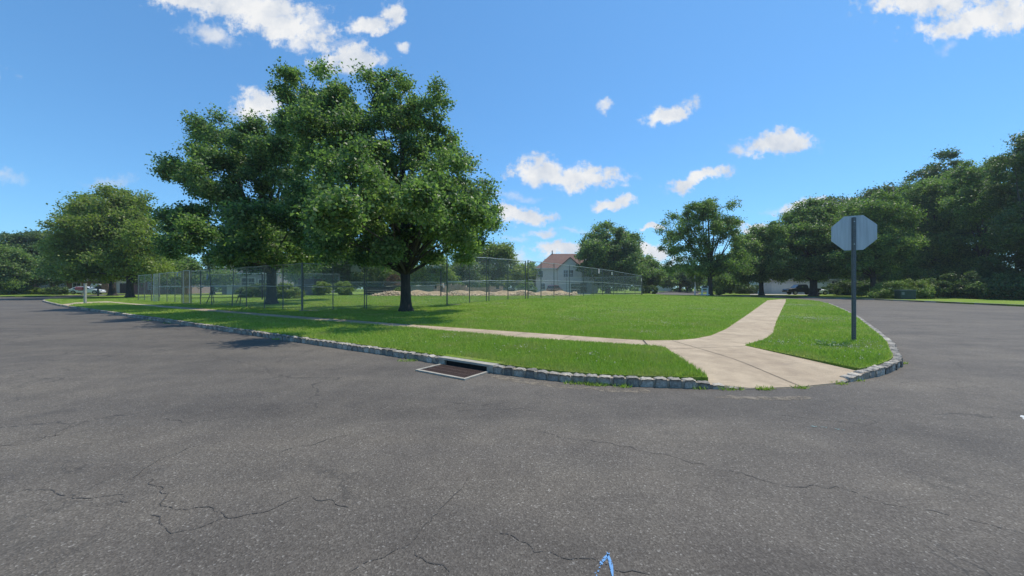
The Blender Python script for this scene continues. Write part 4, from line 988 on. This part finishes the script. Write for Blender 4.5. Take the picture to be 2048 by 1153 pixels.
# backboards on poles inside the plot
def backboard(label, px, Y, ytop, ybot, w, side):
    x = XD(px, Y); gz = float(H(x, Y)); s = Y / F; z1 = CAMH - (ytop - CY) * s - gz; z0 = CAMH - (ybot - CY) * s - gz
    root = empty('basketball_hoop', (x, Y, gz), label, 'basketball hoop', 'backboards on poles inside the plot')
    m = MB(); m.prism([(-w / 2, z0), (w / 2, z0), (w / 2, z0 + (z1 - z0) * .55), (w * .32, z1), (-w * .32, z1), (-w / 2, z0 + (z1 - z0) * .55)], -.02, .02, 'y'); m.build('backboard', M_FADE, root)
    m = MB(); m.tube([(side, .5, -.05), (side, .5, z0 - .1), (side * .5, .1, (z0 + z1) / 2)], .06, 8); m.build('pole', M_BLACK, root)
    m = MB(); m.tube([(.23 * math.cos(a), -.28 + .23 * math.sin(a), z0 + .12) for a in np.linspace(0, 2 * math.pi, 17)], .012, 5, cap=False); m.build('rim', M_FPOST, root)
backboard('fan shaped grey backboard on a dark pole left of the second maple trunk', 516, 33, 534, 547, .9, .05)
backboard('grey backboard on a pole between the two big maples', 586, 37, 536, 544, .75, .75)
backboard('grey backboard on a dark pole right of the centre gap between maples', 712, 34, 530.5, 544, .95, .6)
backboard('dim grey backboard in the shade right of the nearest maple trunk', 874, 37, 532, 537, .9, .3)
# old dark A-frame stand and braces leaning by the fence
root = empty('a_frame_stand', (XD(424, 27), 27, float(H(XD(424, 27), 27))), 'dark metal A-frame stand with a long crossbar leaning behind the left fence', 'stand')
for x, dx in ((0, .16), (2.2, -.1)):
    m = MB(); m.tube([(x - .42, 0, 0), (x, 0, 1.0)], .025, 6); m.tube([(x + dx, 0, 0), (x, 0, 1.0)], .025, 6); m.build('leg', M_BLACK, root)
m = MB(); m.tube([(-1.5, 0, .42), (2.6, 0, .5)], .022, 6); m.build('crossbar', M_BLACK, root)
def timber(label, c, w, d, h, rz, mat=M_WOOD, z=None, name='timber'):
    m = MB(); m.box(0, 0, h / 2, w, d, h); o = m.build(name, mat); o.location = (c[0], c[1], (float(H(*c)) if z is None else z)); o.rotation_euler = (0, 0, rz); return tag(o, label, 'timber')
timber('sunlit board lying on the grass at the foot of the rusty gate', atx(A_, B_, 376), 1.1, .12, .05, -.3)
timber('pale board lying at the foot of the fence corner post', (B_[0] + .5, B_[1] - .2), .9, .14, .05, .3)
timber('pale board lying at the foot of the post right of the nearest maple', (Cc[0] + .45, Cc[1] - .1), .8, .16, .05, .2)

# ------------------------------------------------------------------ construction plot
def rubble():
    n = 5200; x = RNG.uniform(-15.5, 7.5, n); t = RNG.normal(0, .36, n); y = 41.5 + t * 2.2 + (x + 4) * .06
    hgt = .50 * np.exp(-(t / .5) ** 2) * (.6 + .4 * np.sin(x * 1.3) * np.sin(x * .37 + 1))
    s = RNG.uniform(.03, .12, n) * RNG.uniform(.6, 1.6, n)
    O = np.array([(1, 0, 0), (-1, 0, 0), (0, 1, 0), (0, -1, 0), (0, 0, .7), (0, 0, -.7)], float); FO = np.array([(0, 2, 4), (2, 1, 4), (1, 3, 4), (3, 0, 4), (2, 0, 5), (1, 2, 5), (3, 1, 5), (0, 3, 5)])
    J_ = RNG.uniform(.6, 1.4, (n, 6, 1))
    V = np.c_[x, y, H(x, y) + hgt + .03][:, None, :] + O[None] * s[:, None, None] * J_
    return np_mesh('rubble', V.reshape(-1, 3), (FO[None] + (np.arange(n) * 6)[:, None, None]).reshape(-1, 3), M_RUBB)
tag(rubble(), 'low band of tan rubble and broken stone across the plot', 'rubble', kind='stuff')
# soil mound under the rubble
gx = np.linspace(-17, 9, 60); gy = np.linspace(-1.6, 2.2, 12); GX, GY = np.meshgrid(gx, gy); YY = 41.5 + GY + (GX + 4) * .06
hh = .52 * np.exp(-(GY / .95) ** 2) * sm(GX, -17, -12) * (1 - sm(GX, 5, 9)) * (1 + .4 * np.sin(GX * 1.9) * np.sin(GX * .7 + GY)); ZZ = H(GX, YY) + hh - .03
idx = np.arange(GX.size).reshape(GX.shape); fq = np.stack([idx[:-1, :-1], idx[:-1, 1:], idx[1:, 1:], idx[1:, :-1]], -1).reshape(-1, 4)
tag(np_mesh('soil_bank', np.c_[GX.ravel(), YY.ravel(), ZZ.ravel()], fq, M_DIRT, smooth=True), 'low bank of bare soil across the fenced plot', kind='structure')
def block_wall(label, px0, px1, ytop, Y, d=.5, mat=M_SAND, steps=(1,)):
    x0, x1 = XD(px0, Y), XD(px1, Y); gz = float(H((x0 + x1) / 2, Y)); h = CAMH - (ytop - CY) * Y / F - gz; m = MB(); w = (x1 - x0) / len(steps)
    for i, s_ in enumerate(steps): m.box((i + .5) * w - (x1 - x0) / 2, random.uniform(-.05, .05), h * s_ / 2, w - .006, d, h * s_)
    o = m.build('stone_wall', mat); o.location = ((x0 + x1) / 2, Y, gz); return tag(o, label, 'wall', 'broken tan walls standing in the plot')
block_wall('jagged tan masonry stub beside the white pipe tee', 869, 893, 567, 43.5, .9, steps=(.5, .95, 1, .8))
block_wall('broken pinkish tan wall with slanting gaps behind the fence post', 897, 928, 568, 44.5, .4, steps=(1, .9, 1, .95, .85))
block_wall('small tan block pile between the two wall stubs', 928, 938, 571, 43.5, .6, steps=(1, .8))
block_wall('long low tan wall in the plot', 938, 972, 575, 44.5, .35, steps=(1, .96, 1))
block_wall('right hand tan wall stub with a small gap', 976, 1006, 573, 43.5, .45, steps=(1, .97, .7, 1))
# white pipe tee on a stub
x = XD(884, 43); gz = float(H(x, 43)); root = empty('drain_pipe', (x, 43, gz), 'white plastic pipe elbow on a dark stand above the tan masonry stub', 'pipe')
m = MB(); m.tube([(0, 0, 0), (0, 0, .95)], .09, 8); m.build('stand', M_FPOST, root)
m = MB(); m.tube([(-.25, 0, 1.2), (.12, 0, 1.22), (.2, 0, 1.1), (.2, 0, .9)], .08, 8); m.build('elbow', M_WHITEP, root)
# lumber stacks
def stack(label, px, Y, w, rows, tilt=0):
    x = XD(px, Y); root = empty('lumber_stack', (x, Y, float(H(x, Y))), label, 'lumber')
    for r in range(rows):
        m = MB(); m.box(random.uniform(-.1, .1), 0, .12 + r * .24, w, 1.0, .07, ry=tilt); m.build('plank', M_WOOD if r % 2 else M_GREYW, root)
    for sd in (-1, 1):
        m = MB(); m.box(sd * w * .35, 0, .09 * rows, .12, .8, .2 * rows); m.build('bearer', M_DFENCE, root)
stack('stacked reddish brown lumber left of the nearest maple', 752, 43, 2.6, 3)
stack('tilted boards on top of a pile right of the lumber stack', 783, 43, 1.5, 3, -.08)
stack('old timber edging seen right of the nearest maple trunk', 850, 44.5, 3.2, 2)
# dark board fence and pale board fence at the back of the plot
def board_fence(label, px0, px1, Y, h, mat, pitch=.6, group=None):
    x0, x1 = XD(px0, Y), XD(px1, Y); root = empty('board_fence', ((x0 + x1) / 2, Y, float(H((x0 + x1) / 2, Y))), label, 'fence')
    w = x1 - x0; m = MB(); n = int(w / .16)
    for i in range(n): m.box(-w / 2 + (i + .5) * w / n, random.uniform(-.006, .006), h / 2, w / n - .015, .025, h + random.uniform(-.02, .02))
    m.build('boards', mat, root)
    k_ = max(2, int(w / 2.4))
    for i in range(k_ + 1):
        m = MB(); m.box(-w / 2 + i * w / k_, .08, h / 2 + .04, .1, .1, h + .1); m.build('post', mat, root)
    m = MB(); m.box(0, -.03, h * .88, w, .03, .09); m.build('rail', mat, root); return root
board_fence('dark stained board fence behind the lumber', 728, 806, 47, 1.15, M_DFENCE)
board_fence('weathered grey board fence behind the timber edging', 820, 868, 48, 1.2, M_GREYW)
board_fence('dark blue grey screen left of the leafy plot shrub', 597, 642, 49, 2.3, M_DFENCE)
board_fence('pale garden fence left of the cream house', 1030, 1052, 70, 1.3, M_WHITEP)
board_fence('dark screen fence behind the tan walls', 940, 1030, 56, 1.2, M_DFENCE)

# ------------------------------------------------------------------ houses
def house(label, c, w, d, eave, ridge, rz, wall, roof, wins=(), doors=(), garages=(), chim=None, gable=None, over=.35, pipe=None, hip=False):
    """front wall at y=0 of the house frame, facing -y; gable ends at the sides"""
    gz = .13
    root = empty('house', (c[0], c[1], gz), label, 'house', rz=rz)
    m = MB(); m.prism([(0, 0), (0, eave), (d / 2, ridge - .15), (d, eave), (d, 0)] if not hip else [(0, 0), (0, eave), (d, eave), (d, 0)], -w / 2, w / 2)
    if gable:
        gx, gw, gh = gable
        m.prism([(gx - gw / 2, 0), (gx - gw / 2, eave), (gx, gh - .1), (gx + gw / 2, eave), (gx + gw / 2, 0)], -.9, -.004, 'y')
    m.build('wall', wall, root)
    m = MB(); t = .12; sl = (ridge - eave) / (d / 2)
    if not hip:
        for s in (0, 1):
            y0, z0 = (-over, eave - over * sl) if s == 0 else (d + over, eave - over * sl)
            m.prism([(y0, z0 + .02), (y0, z0 + t + .05), (d / 2, ridge + t), (d / 2, ridge - .02)], -w / 2 - over, w / 2 + over)
    else:
        X0, X1, Y0, Y1 = -w / 2 - over, w / 2 + over, -over, d + over; ze = eave - .02; r0 = min(w, d) / 2 * .95
        m.poly([(X0, Y0, ze), (X1, Y0, ze), (X1, Y1, ze), (X0, Y1, ze), (X0 + r0, d / 2, ridge), (X1 - r0, d / 2, ridge)], [(0, 1, 5, 4), (1, 2, 5), (2, 3, 4, 5), (3, 0, 4), (0, 3, 2, 1)])
    if gable:
        gs = (gh - eave) / (gw / 2)
        for s in (-1, 1):
            m.prism([(gx + s * (gw / 2 + .3), eave - .3 * gs + .02), (gx + s * (gw / 2 + .3), eave - .3 * gs + .2), (gx, gh + .14), (gx, gh)], -1.15, d / 2, 'y')
    rf = m.build('roof', roof, root)
    if chim:
        m = MB(); m.box(chim[0], chim[1], (chim[2] + eave) / 2, .9, .7, chim[2] - eave + .1); m.build('chimney', wall, rf)
    if pipe:
        m = MB(); m.tube([(pipe[0], pipe[1], ridge - 1.5), (pipe[0], pipe[1], pipe[2])], .12, 8); m.build('flue', M_BLACK, rf)
    m = MB(); m.box(0, -over - .05, eave - over * sl * (0 if hip else 1) + .02, w + 2 * over, .1, .16); m.build('gutter', M_TRIM, root)
    def win(x, z, ww, wh, y=-.01):
        m = MB()
        for s in (-1, 1):
            m.box(x + s * (ww / 2 + .03), y - .02, z, .09, .07, wh + .15); m.box(x, y - .02, z + s * (wh / 2 + .03), ww + .15, .06, .09)
        m.box(x, y - .022, z, .05, .05, wh); m.box(x, y - .024, z, ww, .05, .05)
        fr = m.build('window', M_TRIM, root); m = MB(); m.box(x, y, z, ww, .03, wh); m.build('pane', M_GLASS, fr)
    for q in wins: win(*q)
    for (x, ww, wh) in doors:
        m = MB(); m.box(x, -.02, wh / 2, ww, .06, wh); dr = m.build('door', M_TRIM, root)
    for q in garages:
        x, ww, wh, mt = q[:4]; yy = q[4] if len(q) > 4 else 0
        m = MB(); m.box(x, yy - .02, wh / 2, ww, .05, wh)
        for i in range(4): m.box(x, yy - .05, (i + .5) * wh / 4, ww - .1, .02, wh / 4 - .06)
        m.build('garage_door_or_shade', mt, root)
    return root
Y1_ = 84
x0 = XD(1072, Y1_)
house('cream sided two storey house with brown roof behind the right fence', (x0 + 7.2, Y1_), 14.4, 9.5, 5.7, 9.6, 0, M_SIDE, M_ROOFB,
      wins=[(-6.1, 4.4, 1.0, 1.5), (-.4 + 0, 4.5, 1.0, 1.6, -.91), (.8, 4.5, 1.0, 1.6, -.91), (-5.6, 1.5, 1.0, 1.5)], garages=[(2.6, 3.6, 2.3, M_BLACK, -.9)], chim=(-4.4, 4.2, 8.2), pipe=(-2.9, 4.6, 10.4), gable=(.6, 5.6, 8.2), hip=True)  # black garage panel stands for the shade inside the open garage
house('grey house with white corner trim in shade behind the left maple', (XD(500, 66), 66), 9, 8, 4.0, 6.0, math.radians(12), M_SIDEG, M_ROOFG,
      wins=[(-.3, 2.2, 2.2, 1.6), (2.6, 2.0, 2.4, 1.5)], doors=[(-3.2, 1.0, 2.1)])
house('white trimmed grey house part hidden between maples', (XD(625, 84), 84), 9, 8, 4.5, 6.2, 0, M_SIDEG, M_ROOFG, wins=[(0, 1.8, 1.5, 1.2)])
house('red brick house with white window sills at far left', (XD(108, 72) , 74), 13, 8, 2.9, 5.5, math.radians(20), M_BRICK, M_ROOFG, wins=[(-3.2, 1.5, 1.5, 1.3), (-.8, 1.5, 1.5, 1.3), (1.6, 1.6, 1.2, 1.2)], doors=[(4.3, 1.0, 2.1)])
house('white house with dark garage behind the yellowish maple', (XD(246, 78), 79), 12, 8, 3.1, 5.6, math.radians(15), M_SIDEW, M_ROOFG, garages=[(.4, 3.6, 2.2, M_DFENCE)], wins=[(-3.8, 1.7, 1.2, 1.2)])
house('brick house with white quoins behind the far left fence', (XD(300, 70), 72), 9.5, 8, 3.1, 5.4, math.radians(12), M_BRICK, M_ROOFG, wins=[(-1.4, 1.7, 1.1, 1.6), (1.6, 1.6, 1.1, 1.2)], doors=[(4.0, .5, 2.8)])
house('white house with pale garage door across the right-hand street', (XD(1585, 72), 70), 13, 8, 3.0, 5.4, math.radians(-18), M_SIDEW, M_ROOFG, garages=[(-3.0, 3.6, 2.1, M_TRIM), (2.4, 3.4, 2.1, M_TRIM)], wins=[(5.4, 2.0, .9, .9)])
house('small tan house far down the street', (XD(1316, 128), 128), 10, 8, 3.4, 6.6, math.radians(-8), M_SIDE, M_ROOFB, wins=[(-2, 1.8, 1.2, 1.2), (2, 1.8, 1.2, 1.2)])
# drives
g = MB(); g.poly([(x, y, .137) for x, y in [(XD(1500, 61), 61), (XD(1640, 61), 61), (XD(1640, 69), 69), (XD(1500, 72), 72)]], [(0, 1, 2, 3)]); tag(g.build('driveway', M_CONC), 'pale driveway in front of the garage across the street', kind='structure')
g = MB(); g.poly([(x, y, float(H(x, y)) + .012) for x, y in [(XD(1060, 68), 68), (XD(1180, 66), 66), (XD(1185, 82.8), 82.8), (XD(1060, 82.8), 82.8)]], [(0, 1, 2, 3)]); tag(g.build('driveway', M_CONC), 'pale driveway in front of the cream house', kind='structure')

# ------------------------------------------------------------------ vehicles
def car(label, x, y, rz, paint, kind='suv', z=.137):
    root = empty('parked_car', (x, y, z), label, 'car', rz=rz)
    Lc, Wc = 4.6, 1.85
    if kind == 'suv': lower = [(-2.3, .35), (-2.32, .9), (-2.2, 1.05), (1.0, 1.08), (2.1, .95), (2.3, .75), (2.3, .35)]; cab = [(-2.15, 1.03), (-1.95, 1.62), (-1.6, 1.72), (.3, 1.70), (1.1, 1.06)]; gl = [(-1.95, 1.1), (-1.82, 1.56), (-1.5, 1.62), (.2, 1.6), (.85, 1.1)]
    elif kind == 'pickup': lower = [(-2.6, .45), (-2.62, 1.1), (-.6, 1.12), (1.2, 1.14), (2.4, 1.0), (2.55, .8), (2.55, .45)]; cab = [(-.75, 1.1), (-.6, 1.72), (-.4, 1.8), (.7, 1.78), (1.35, 1.12)]; gl = [(-.6, 1.18), (-.5, 1.66), (.65, 1.68), (1.1, 1.18)]
    else: lower = [(-2.25, .3), (-2.28, .8), (-2.0, .95), (1.0, .95), (2.1, .8), (2.25, .6), (2.25, .3)]; cab = [(-1.9, .93), (-1.2, 1.38), (-.8, 1.44), (.3, 1.42), (1.15, .94)]; gl = [(-1.6, .98), (-1.1, 1.34), (.25, 1.36), (.9, .98)]
    def sect(prof, w0, w1, zlo, zhi):
        m = MB(); n = len(prof); P = []
        for s in (-1, 1):
            for a, b in prof:
                t = (b - zlo) / (zhi - zlo); P.append((a, s * (w0 + (w1 - w0) * t) / 2, b))
        m.poly(P, [tuple(range(n)), tuple(reversed(range(n, 2 * n)))] + [(i, (i + 1) % n, n + (i + 1) % n, n + i) for i in range(n)]); return m
    b = sect(lower, Wc * .97, Wc, .3, 1.1); c = sect(cab, Wc * .97, Wc * .78, 1.0, 1.75); b.poly(c.v, c.f)
    bo = b.build('body', paint, root); bv = bo.modifiers.new('bevel', 'BEVEL'); bv.width = .05; bv.segments = 2
    zl = cab[0][1]; zh = max(q[1] for q in cab)
    m = MB()
    for s in (-1, 1):
        P = []
        for e in (0, .02):
            for a, bq in gl:
                t = (bq - 1.0) / .75; P.append((a, s * ((Wc * .97 + (Wc * .78 - Wc * .97) * t) / 2 + .005 + e * .3), bq))
        n = len(gl); m.poly(P, [tuple(range(n, 2 * n)), tuple(range(n))] + [(i, (i + 1) % n, n + (i + 1) % n, n + i) for i in range(n)])
    m.build('side_window', M_GLASS, root)
    m = MB(); (a0, b0), (a1, b1) = cab[0], cab[1]; wv = .7
    m.poly([(a0 - .03 + .04, -wv, b0 + .08), (a0 + .01, wv, b0 + .08), (a1 - .03, wv * .9, b1 - .03), (a1 - .03, -wv * .9, b1 - .03)], [(0, 1, 2, 3)]); m.build('rear_window', M_GLASS, root)
    m = MB(); (a0, b0), (a1, b1) = cab[-1], cab[-2]
    m.poly([(a0 + .0, -wv, b0 + .06), (a0 + .0, wv, b0 + .06), (a1 + .06, wv * .9, b1 - .04), (a1 + .06, -wv * .9, b1 - .04)], [(0, 1, 2, 3)]); m.build('windscreen', M_GLASS, root)
    for sx in (-1.42, 1.42):
        for sy in (-1, 1):
            m = MB(); m.tube([(sx, sy * (Wc / 2 - .2), .35), (sx, sy * (Wc / 2 + .015), .35)], .35, 18); wo = m.build('wheel', M_TYRE, root)
            m = MB(); m.tube([(sx, sy * (Wc / 2 + .0), .35), (sx, sy * (Wc / 2 + .025), .35)], .21, 10); m.build('rim', M_CHROME, wo)
    for sy in (-1, 1):
        m = MB(); m.box(lower[0][0] + .0, sy * .78, .85, .06, .2, .22); m.build('tail_light', M_RED, root)
        m = MB(); m.box(lower[-2][0] - .03, sy * .68, .7, .08, .35, .14); m.build('headlight', M_CHROME, root)
    return root
M_MAROON = simple('maroon_paint', (.12, .022, .028), .3, 0, .1); M_CARW = simple('white_car_paint', (.68, .70, .72), .3, 0, .04); M_CARB = simple('black_car_paint', (.015, .017, .02), .25, 0, .1); M_CARG = simple('silver_car_paint', (.4, .42, .44), .3, .4, .05)
car('maroon sport utility vehicle parked before the cream house', XD(1110, 74), 74, math.radians(60), M_MAROON, 'suv')
car('black pickup parked on the driveway across the right-hand street', XD(1602, 63), 63, math.radians(172), M_CARB, 'pickup')
car('white car part hidden behind the hedge right of the pickup', XD(1664, 62), 62, math.radians(165), M_CARW, 'sedan')
car('white car parked beyond the red mailbox far left', XD(174, 68), 68, math.radians(25), M_CARW, 'sedan')

# ------------------------------------------------------------------ street furniture
x, y = XD(170.5, 27.3), 27.3
mb = empty('mailbox', (x, y, .125), 'red mailbox with pale lid on a square whitish post by the far left walk', 'mailbox', rz=math.radians(-4))
m = MB(); m.box(0, 0, .72, .12, .12, 1.5); m.box(0, 0, 1.49, .15, .15, .05); m.build('post', simple('weathered_post', (.36, .36, .32), .8, 0, .2, 10), mb)
m = MB(); m.box(-.26, 0, .98, .56, .09, .07); m.box(-.20, 0, .80, .06, .06, .4, ry=.7); m.build('bracket', M_GREYW, mb)
m = MB(); m.prism([(-.12, 1.02), (-.12, 1.16), (-.10, 1.22), (-.05, 1.26), (.05, 1.26), (.10, 1.22), (.12, 1.16), (.12, 1.02)], -.70, -.08); m.build('box', M_RED, mb)
m = MB(); m.box(-.39, 0, 1.265, .62, .12, .012); m.build('lid', M_WHITEP, mb)
x, y = XD(196, 52), 52
mb = empty('mailbox', (x, y, .125), 'black mailbox topped by a white wreath, on a dark post behind the red mailbox', 'mailbox')
m = MB(); m.box(0, 0, .65, .14, .14, 1.3); m.build('post', M_BLACK, mb)
m = MB(); m.prism([(-.15, 1.1), (-.15, 1.3), (0, 1.42), (.15, 1.3), (.15, 1.1)], -.35, .35); m.build('box', M_BLACK, mb)
m = MB(); m.tube([(-.55 + .28 * math.cos(a), -.2, 1.35 + .28 * math.sin(a)) for a in np.linspace(0, 2 * math.pi, 17)], .09, 6, cap=False); m.tube([(-.3, -.2, 1.6), (.4, -.2, 1.75), (.7, -.2, 1.6)], .06, 6); m.build('wreath', M_WHITEP, mb)
x, y = XD(1409.5, 47.5), 47.5
st = empty('white_stand', (x, y, .13), 'white wooden two post stand with crossbars left of the open crowned tree trunk', 'stand')
for sx in (-.36, .36):
    m = MB(); m.box(sx, 0, .68, .15, .15, 1.4); m.box(sx, 0, 1.40, .19, .19, .05); m.build('post', M_WHITEP, st)
m = MB(); m.box(0, 0, 1.14, .62, .10, .14); m.box(0, 0, .80, .62, .06, .09); m.box(0, -.09, .30, 1.2, .05, .09); m.build('crossbar', M_WHITEP, st)
m = MB(); m.prism([(-.12, 1.2), (-.12, 1.34), (0, 1.42), (.12, 1.34), (.12, 1.2)], -.4, .35); m.build('mailbox_body', M_BLACK, st)
# utility box
x, y = XD(1810, 37.8), 37.8
ub = empty('utility_box', (x, y, .13), 'dark green utility cabinet with a faded lid in front of the yellow green shrub', 'utility box', rz=math.radians(-20))
m = MB(); m.box(0, 0, .46, 1.25, 1.0, .92); bo = m.build('cabinet', M_TRANSF, ub); bo.modifiers.new('b', 'BEVEL').width = .03
m = MB(); m.box(0, 0, .95, 1.32, 1.06, .07); m.build('lid', M_TRTOP, ub)
m = MB(); m.box(-.3, -.505, .45, .55, .02, .7); m.box(.3, -.505, .45, .55, .02, .7); m.build('door', M_TRANSF, ub)
m = MB(); m.box(-.42, -.52, .6, .22, .006, .26); m.build('sticker', M_TRTOP, ub)
# small pole with a pale wrap left of the stand
x, y = XD(1390, 66), 66
bp = empty('birch_tree', (x, y, .13), 'slender pale barked birch left of the white stand', 'tree')
m = MB(); m.tube([(0, 0, -.1), (.05, 0, 1.5), (0, .1, 3.2), (.1, 0, 4.6)], [.14, .12, .09, .03], 8); m.build('trunk', M_WHITEP, bp)
c_, n_, s_ = lobe_clumps([(0, 0, 3.4, 1.3, 1.3, 1.3), (.3, .2, 4.4, .9, .9, .9)], 3, .6); v, f = leaf_cloud(c_, n_, 6000, s_, .2); np_mesh('crown', v, f, M_ELM, bp)

# ------------------------------------------------------------------ person walking far down the street
def person(x, y, rz):
    root = empty('person', (x, y, .0), 'person in dark clothes walking away along the far street', 'person', rz=rz)
    J = {'pel': (0, 0, .93), 'wai': (0, 0, 1.1), 'che': (0, 0, 1.32), 'nec': (0, .01, 1.48), 'hed': (0, .03, 1.58), 'top': (0, .03, 1.70),
         'hl': (-.09, 0, .9), 'kl': (-.10, .12, .5), 'al': (-.10, .0, .09), 'tl': (-.11, .17, .04), 'hr': (.09, 0, .9), 'kr': (.10, .06, .48), 'ar': (.10, -.22, .14), 'tr': (.11, -.08, .04),
         'sl': (-.19, 0, 1.42), 'el': (-.25, -.06, 1.14), 'wl': (-.25, .06, .90), 'fl': (-.25, .10, .80), 'sr': (.19, 0, 1.42), 'er': (.25, -.02, 1.14), 'wr': (.25, .14, .93), 'fr': (.25, .19, .84)}
    R = {'pel': .14, 'wai': .125, 'che': .15, 'nec': .055, 'hed': .09, 'top': .07, 'hl': .09, 'kl': .06, 'al': .045, 'tl': .035, 'hr': .09, 'kr': .06, 'ar': .045, 'tr': .035, 'sl': .06, 'el': .045, 'wl': .03, 'fl': .025, 'sr': .06, 'er': .045, 'wr': .03, 'fr': .025}
    E = [('pel', 'wai'), ('wai', 'che'), ('che', 'nec'), ('nec', 'hed'), ('hed', 'top'), ('pel', 'hl'), ('hl', 'kl'), ('kl', 'al'), ('al', 'tl'), ('pel', 'hr'), ('hr', 'kr'), ('kr', 'ar'), ('ar', 'tr'), ('che', 'sl'), ('sl', 'el'), ('el', 'wl'), ('wl', 'fl'), ('che', 'sr'), ('sr', 'er'), ('er', 'wr'), ('wr', 'fr')]
    ks = list(J); me = bpy.data.meshes.new('body'); me.from_pydata([J[k_] for k_ in ks], [(ks.index(a), ks.index(b)) for a, b in E], []); me.materials.append(M_CLOTH)
    o = link(bpy.data.objects.new('body', me), root)
    o.modifiers.new('skin', 'SKIN')
    bm = bmesh.new(); bm.from_mesh(me); sk = bm.verts.layers.skin.verify(); bm.verts.ensure_lookup_table()
    for i, k_ in enumerate(ks): bm.verts[i][sk].radius = (R[k_], R[k_] * .8); bm.verts[i][sk].use_root = i == 0
    bm.to_mesh(me); bm.free()
    o.modifiers.new('s', 'SUBSURF').levels = 1
    m = MB(); m.tube([(0, .035, 1.64), (0, .03, 1.70), (0, .03, 1.735)], [.095, .09, .03], 10); m.build('hair', M_BLACK, root)
    m = MB(); m.tube([(0, .10, 1.56), (0, .12, 1.60), (0, .115, 1.64)], [.03, .05, .03], 8); m.build('face', M_SKIN, root)
person(XD(1374, 92), 92, math.radians(-160))

# ------------------------------------------------------------------ haze volume added to lift the dark tones of the trees
m = MB(); m.box(0, 350, 13.5, 2000, 1300, 31)
km = new_mat('added_haze'); t_ = km.node_tree; t_.nodes.remove(t_.nodes['Principled BSDF'])
pv = t_.nodes.new('ShaderNodeVolumePrincipled'); pv.inputs['Color'].default_value = (.80, .90, 1, 1); pv.inputs['Density'].default_value = .00042; pv.inputs['Anisotropy'].default_value = .2
t_.links.new(pv.outputs[0], t_.nodes['Material Output'].inputs['Volume'])
hz = m.build('haze', km); tag(hz, 'thin haze added to lift the dark tones of the trees', kind='stuff')
